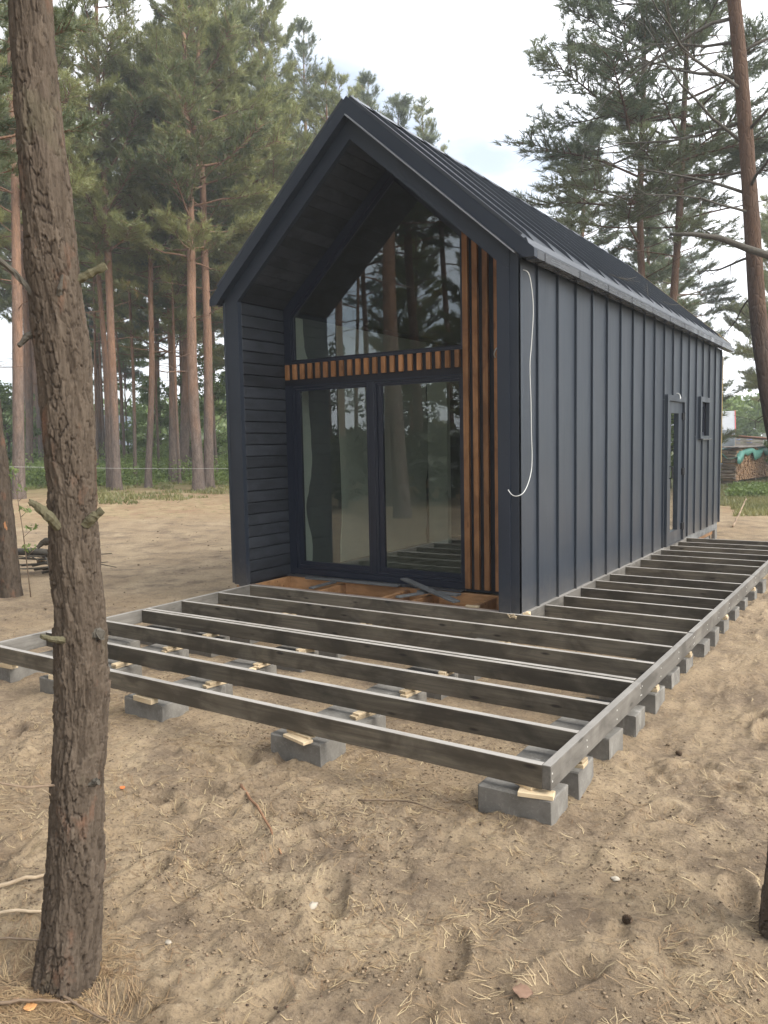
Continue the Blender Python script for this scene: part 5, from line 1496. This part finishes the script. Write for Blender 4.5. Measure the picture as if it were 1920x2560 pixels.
stick([(.52, -5.00, .01), (.62, -4.985, .015), (.74, -4.975, .006)], .005, M_STICK, 'short grey stick at the bottom edge right of the near trunk')
stick([(.36, -5.16, .02), (.50, -5.06, .02), (.58, -4.98, .012)], .006, M_STICK, 'grey stick at the bottom left corner among needles')
stick([(-.05, 10.8, .02), (-.10, 11.8, .18), (-.13, 12.9, .45)], .02, M_STICK, 'bare branch lying behind the far cabin corner')
stick([(.55, -3.30, .01), (.80, -3.22, .02), (1.02, -3.20, .01)], .005, M_STICK, 'reddish twig in front of the middle front block')
M_CONE = m_plain('cone_scales', (.13, .09, .06), .85, .2, 60, .4, .2)
def cone_mesh():
    V = []; F = []; nn = 0
    for i in range(70):
        f = i/70; a = i*2.39996; r = .016*math.sin(math.pi*min(.98, .15+f*.85))**.7
        z = .045*f-.005; c_, s_ = math.cos(a), math.sin(a); w_ = .006; o_ = .008
        V += [(c_*r*.5-s_*w_, s_*r*.5+c_*w_, z), (c_*r*.5+s_*w_, s_*r*.5-c_*w_, z), (c_*(r+o_)+s_*w_*.8, s_*(r+o_)-c_*w_*.8, z+.006), (c_*(r+o_)-s_*w_*.8, s_*(r+o_)+c_*w_*.8, z+.006), (c_*(r+o_*.8), s_*(r+o_*.8), z+.001)]
        F += [(nn, nn+1, nn+2, nn+3), (nn+3, nn+2, nn+4), (nn, nn+4, nn+1)]; nn += 5
    b = MB(); b.add(V, F); return b.mesh('pine_cone', M_CONE)
CONE = cone_mesh()
for x, y, lb in ((2.0, -3.604, 'pine cone on the sand near the right edge of the foreground'), (1.80, -1.79, 'pine cone beside the right row of blocks')):
    obj('pine_cone', CONE, None, on(x, y, .012), (1.4, .3, random.uniform(0, 6)), lb, 'pine cone', 'pine cones on the sand', scale=(.75, .75, .75))
def pebble_mesh(seed, m, fl=.6):
    rg_ = np.random.default_rng(seed); b = MB(); k, n = 9, 6; V = []
    for i in range(n+1):
        ph_ = math.pi*i/n
        for j in range(k):
            th = 2*math.pi*j/k; q = 1+.16*rg_.normal(); V.append((math.sin(ph_)*math.cos(th)*q, math.sin(ph_)*math.sin(th)*q*.75, math.cos(ph_)*fl*q))
    b.add(V, [(i*k+j, i*k+(j+1) % k, (i+1)*k+(j+1) % k, (i+1)*k+j) for i in range(n) for j in range(k)])
    return b.mesh('stone', m, True)
M_STONE = m_plain('pebble', (.40, .35, .28), .8, .3, 30, .25, .2); M_WSTONE = m_plain('white_pebble', (.50, .44, .35), .7, .3, 30, .12, .1)
obj('stone', pebble_mesh(1, M_WSTONE, .45), None, on(1.87, -3.281, .006), (0, 0, .6), 'white flat pebble on the sand at the lower right', 'stone', scale=(.020, .020, .020))
obj('stone', pebble_mesh(2, M_STONE), None, on(.90, -4.12, .006), (0, 0, 1.6), 'rounded beige stone in the sand at the lower middle', 'stone', scale=(.024, .024, .024))
obj('stone', pebble_mesh(3, M_STONE), None, on(.62, -4.62, .006), (0, 0, .2), 'beige pebble just right of the near trunk foot', 'stone', scale=(.014, .014, .014))
def leaf(x, y, s, col, label, curl=.3, rz=0):
    b = MB(); n = 9; V = []
    for i in range(n):
        f = i/(n-1); w_ = .42*math.sin(math.pi*min(1, f*1.02))**.8*(1+.15*math.sin(i*2.6)); zc = curl*(f-.5)**2
        V += [(f-.5, -w_, zc+curl*.5*w_), (f-.5, 0, zc), (f-.5, w_, zc+curl*.4*w_)]
    F = [(3*i+j, 3*i+j+1, 3*i+j+4, 3*i+j+3) for i in range(n-1) for j in (0, 1)]
    b.add(V, F)
    o = part('fallen_leaf', b, m_plain('dry_leaf', col, .7, .3, 6, .3, .2), None, True, label=label, cat='leaf')
    sm_ = o.modifiers.new('thickness', 'SOLIDIFY'); sm_.thickness = .02
    o.location = on(x, y, .012); o.rotation_euler = (.15, .1, rz); o.scale = (s, s, s)
leaf(1.837, -4.182, .07, (.22, .135, .09), 'curled brown leaf at the bottom edge right of centre', .3, .4)
leaf(.485, -5.09, .045, (.52, .26, .10), 'orange brown leaf in the bottom left corner', .5, 1.2)
leaf(.42, -5.10, .04, (.30, .19, .11), 'brown leaf among needles beside the orange brown one', .5, 2.2)
leaf(-.624, -3.836, .034, (.62, .17, .05), 'small bright orange scrap on the sand behind the near trunk', .2, .3)
# brush pile by the left trunk
brush = obj('brush_pile', None, None, (-7.75, .35, gz(-7.75, .35)), None, 'heap of dead branches lying right of the left edge trunk', 'brush pile')
for k in range(26):
    a = rs.uniform(-.6, .9); L = rs.uniform(.5, 1.5); x, y, z = rs.uniform(-.6, .3), rs.uniform(-.5, .5), rs.uniform(.02, .32)
    d = np.array([math.cos(a), math.sin(a), rs.uniform(-.15, .2)]); p = np.array([x, y, z]); b = MB()
    b.tube([p-d*L/2, p+np.array([rs.uniform(-.06, .06), rs.uniform(-.06, .06), .03]), p+d*L/2], [rs.uniform(.012, .03), .014, .006], 6)
    part('branch', b, M_STICKP if k % 3 == 0 else M_DEAD, brush, True)
b = MB(); b.tube([(-.5, -.1, .34), (0, 0, .36), (.5, .12, .33)], [.05, .055, .045], 8); part('branch', b, M_DEAD, brush, True)
# little oak sapling by the left trunk
sap = obj('sapling', None, None, on(-6.25, -.75), None, 'small oak sapling with green leaves beside the left edge trunk', 'sapling')
b = MB(); b.tube([(0, 0, -.05), (-.12, .02, .8), (-.22, .0, 1.55)], [.008, .006, .003], 6)
for z in (.5, .75, 1.0, 1.2, 1.4): b.tube([(-.13*z, .01, z), (-.13*z+.12, .05, z+.1)], [.004, .002], 4)
part('stem', b, M_STICK, sap, True)
cs = [(-.06, .05, .62, .09, .05, .6), (.0, .06, .85, .10, .05, .5), (-.05, .05, 1.1, .10, .06, .7), (-.14, .0, 1.35, .12, .07, .6), (-.22, 0, 1.55, .10, .07, .7)]
P, T = clumps(cs, 16, rng); V, F, t = leaf_cloud(P, .035, rng, T); obj('leaves', np_mesh('leaves', V, F, M_LEAF, False, {'tint': t}), sap, kind='stuff')

# pine needles in pairs
def needle_litter(n, sampler, label, dull=1.0):
    xy = sampler(n); a = 7*fbm(xy[:, 0]*3.2, xy[:, 1]*3.2, 91, 2)*2+rng.normal(0, .75, n)
    V = []; T = []
    L = rng.uniform(.035, .080, n); hw = .0010
    tint = rng.uniform(0, 1, n)**1.3*dull
    allV = []; allT = []
    for s_ in (0, 1):
        aa = a+(s_-.5)*rng.uniform(.04, .32, n)
        d = np.stack([np.cos(aa), np.sin(aa)], 1); nrm = np.stack([-d[:, 1], d[:, 0]], 1)
        bow = rng.normal(0, .13, n)
        lift = rng.uniform(0, .35, n)*rng.random(n)
        pts = []
        for f in (0, .5, 1):
            q = xy+d*(L*f)[:, None]+nrm*(bow*L*(1-(2*f-1)**2))[:, None]
            z = ground_z(q[:, 0], q[:, 1])+.0035+lift*L*f
            pts.append((q, z))
        for sgn in (-1, 1):
            pass
        ring = []
        for (q, z), w_ in zip(pts, (1, 1, .6)):
            for sgn in (-1, 1):
                ring.append(np.stack([q[:, 0]+nrm[:, 0]*hw*w_*sgn, q[:, 1]+nrm[:, 1]*hw*w_*sgn, z], 1))
        allV.append(np.stack(ring, 1).reshape(-1, 3)); allT.append(np.repeat(tint, 6))
    V = np.concatenate(allV); k = np.arange(len(V)//6)[:, None]*6
    F = np.concatenate([k+np.array([[0, 1, 3, 2]]), k+np.array([[2, 3, 5, 4]])])
    t = NT('dry_needles'); c = t.ramp(t.attr('tint'), [(0, (.21, .13, .07)), (.5, (.38, .27, .145)), (1, (.58, .46, .27))]); m = t.bsdf(c, .6, None, .4)
    obj('needle_litter', np_mesh('needle_litter', V, F, m, False, {'tint': np.concatenate(allT)}), kind='stuff', label=label, cat='needle litter')
def samp(n):
    k = n*5; x = rng.uniform(-2.2, 3.2, k); y = rng.uniform(-5.2, -2.4, k)
    w_ = smooth(.42, .66, fbm(x*2.6, y*2.6, 51, 3))*.95+.12
    i = np.nonzero(rng.random(k) < w_)[0][:n]
    return np.stack([x[i], y[i]], 1)
needle_litter(5200, samp, 'dry pine needles scattered over the foreground sand')
def samp2(n):
    x = .42+rng.normal(0, .17, n); y = -5.0+rng.normal(0, .15, n); return np.stack([x, y], 1)
needle_litter(1700, samp2, 'dense needle carpet round the foot of the near trunk', .6)
def samp3(n): return np.stack([rng.uniform(-3, 3.4, n), rng.uniform(-2.4, 2.5, n)], 1)
needle_litter(4500, samp3, 'dry pine needles under and beside the deck frame')
# clods and crumbs of soil
def clods(n, sampler, rmin, rmax, label, m):
    xy = sampler(n); n = len(xy); k = 6
    r = rmin+(rmax-rmin)*rng.random(n)**3
    z = ground_z(xy[:, 0], xy[:, 1])
    base = np.array([[0, 0, .8], [1, 0, .1], [.4, .9, .0], [-.8, .55, .1], [-.8, -.55, .0], [.4, -.9, .1], [0, 0, -.8]])
    V = base[None]*(1+.35*rng.normal(size=(n, 7, 3)))*r[:, None, None]
    V[:, :, 2] *= .6
    V = V+np.stack([xy[:, 0], xy[:, 1], z+r*.25], 1)[:, None]
    F0 = np.array([[0, 1, 2], [0, 2, 3], [0, 3, 4], [0, 4, 5], [0, 5, 1], [6, 2, 1], [6, 3, 2], [6, 4, 3], [6, 5, 4], [6, 1, 5]])
    F = (np.arange(n)[:, None, None]*7+F0[None]).reshape(-1, 3)
    obj('soil_crumbs', np_mesh('soil_crumbs', V.reshape(-1, 3), F, m, True, {'tint': np.repeat(rng.random(n), 7)}), kind='stuff', label=label, cat='soil crumbs')
t = NT('soil_crumb'); c = t.ramp(t.attr('tint'), [(0, (.12, .088, .060)), (.5, (.235, .175, .115)), (1, (.33, .25, .165))]); M_CRUMB = t.bsdf(c, .95, t.bump(t.noise(t.coord(), 160, 3), .5, .003), .1)
def samp4(n):
    k = n*5; x = rng.uniform(-2.2, 3.3, k); y = rng.uniform(-5.2, -2.2, k)
    w_ = smooth(.45, .68, fbm(x*2.1, y*2.1, 71, 4))+.10
    i = np.nonzero(rng.random(k) < w_)[0][:n]; return np.stack([x[i], y[i]], 1)
clods(13000, samp4, .0018, .0095, 'crumbs and clods of soil over the foreground sand', M_CRUMB)
t = NT('bark_crumb'); c = t.ramp(t.attr('tint'), [(0, (.045, .032, .024)), (.6, (.105, .072, .050)), (1, (.20, .125, .08))]); M_BITS = t.bsdf(c, .9, None, .2)
clods(4200, lambda n: np.stack([rng.uniform(-2.2, 3.3, n), rng.uniform(-5.2, -2.2, n)], 1), .0015, .0075, 'dark bits of bark and twig in the foreground sand', M_BITS)
clods(4000, lambda n: np.stack([rng.uniform(-6, 4, n), rng.uniform(-2.2, 6, n)], 1), .003, .014, 'crumbs of soil round the deck and cabin', M_CRUMB)
def samp5(n):
    d = rng.uniform(9, 24, n); px = rng.uniform(60, 620, n); dv = fw[None]+((px-960)/1980.7)[:, None]*rt[None]
    return np.stack([2.843+dv[:, 0]*d, -6.49+dv[:, 1]*d], 1)
clods(600, samp5, .005, .022, 'clods of soil in the clearing left of the cabin', M_CRUMB)
# fallen twigs on the roof by the gutter
for k, (y, f, a) in enumerate(((2.9, .25, .4), (3.7, .35, 1.2), (4.5, .2, 2.0), (5.6, .3, .9))):
    x = .1-f; b = MB(); p = np.array([x, y, ztop(x)+.03]); d = np.array([math.cos(a)*.7, math.sin(a), -math.cos(a)*.7*SL+.25]); d /= np.linalg.norm(d)
    b.tube([p, p+d*.2, p+d*.42+np.array([0, 0, .05])], [.004, .003, .0015], 5)
    for q in (.3, .5, .7, .9): b.tube([p+d*.4*q, p+d*.4*q+np.array([.08*(-1)**int(q*10), .09, .06])], [.003, .001], 4)
    part('fallen_twig', b, M_DEAD, None, True, label='dry twig fallen on the right roof slope, %s from the front' % ORD[k], cat='twig', group='twigs on the roof')
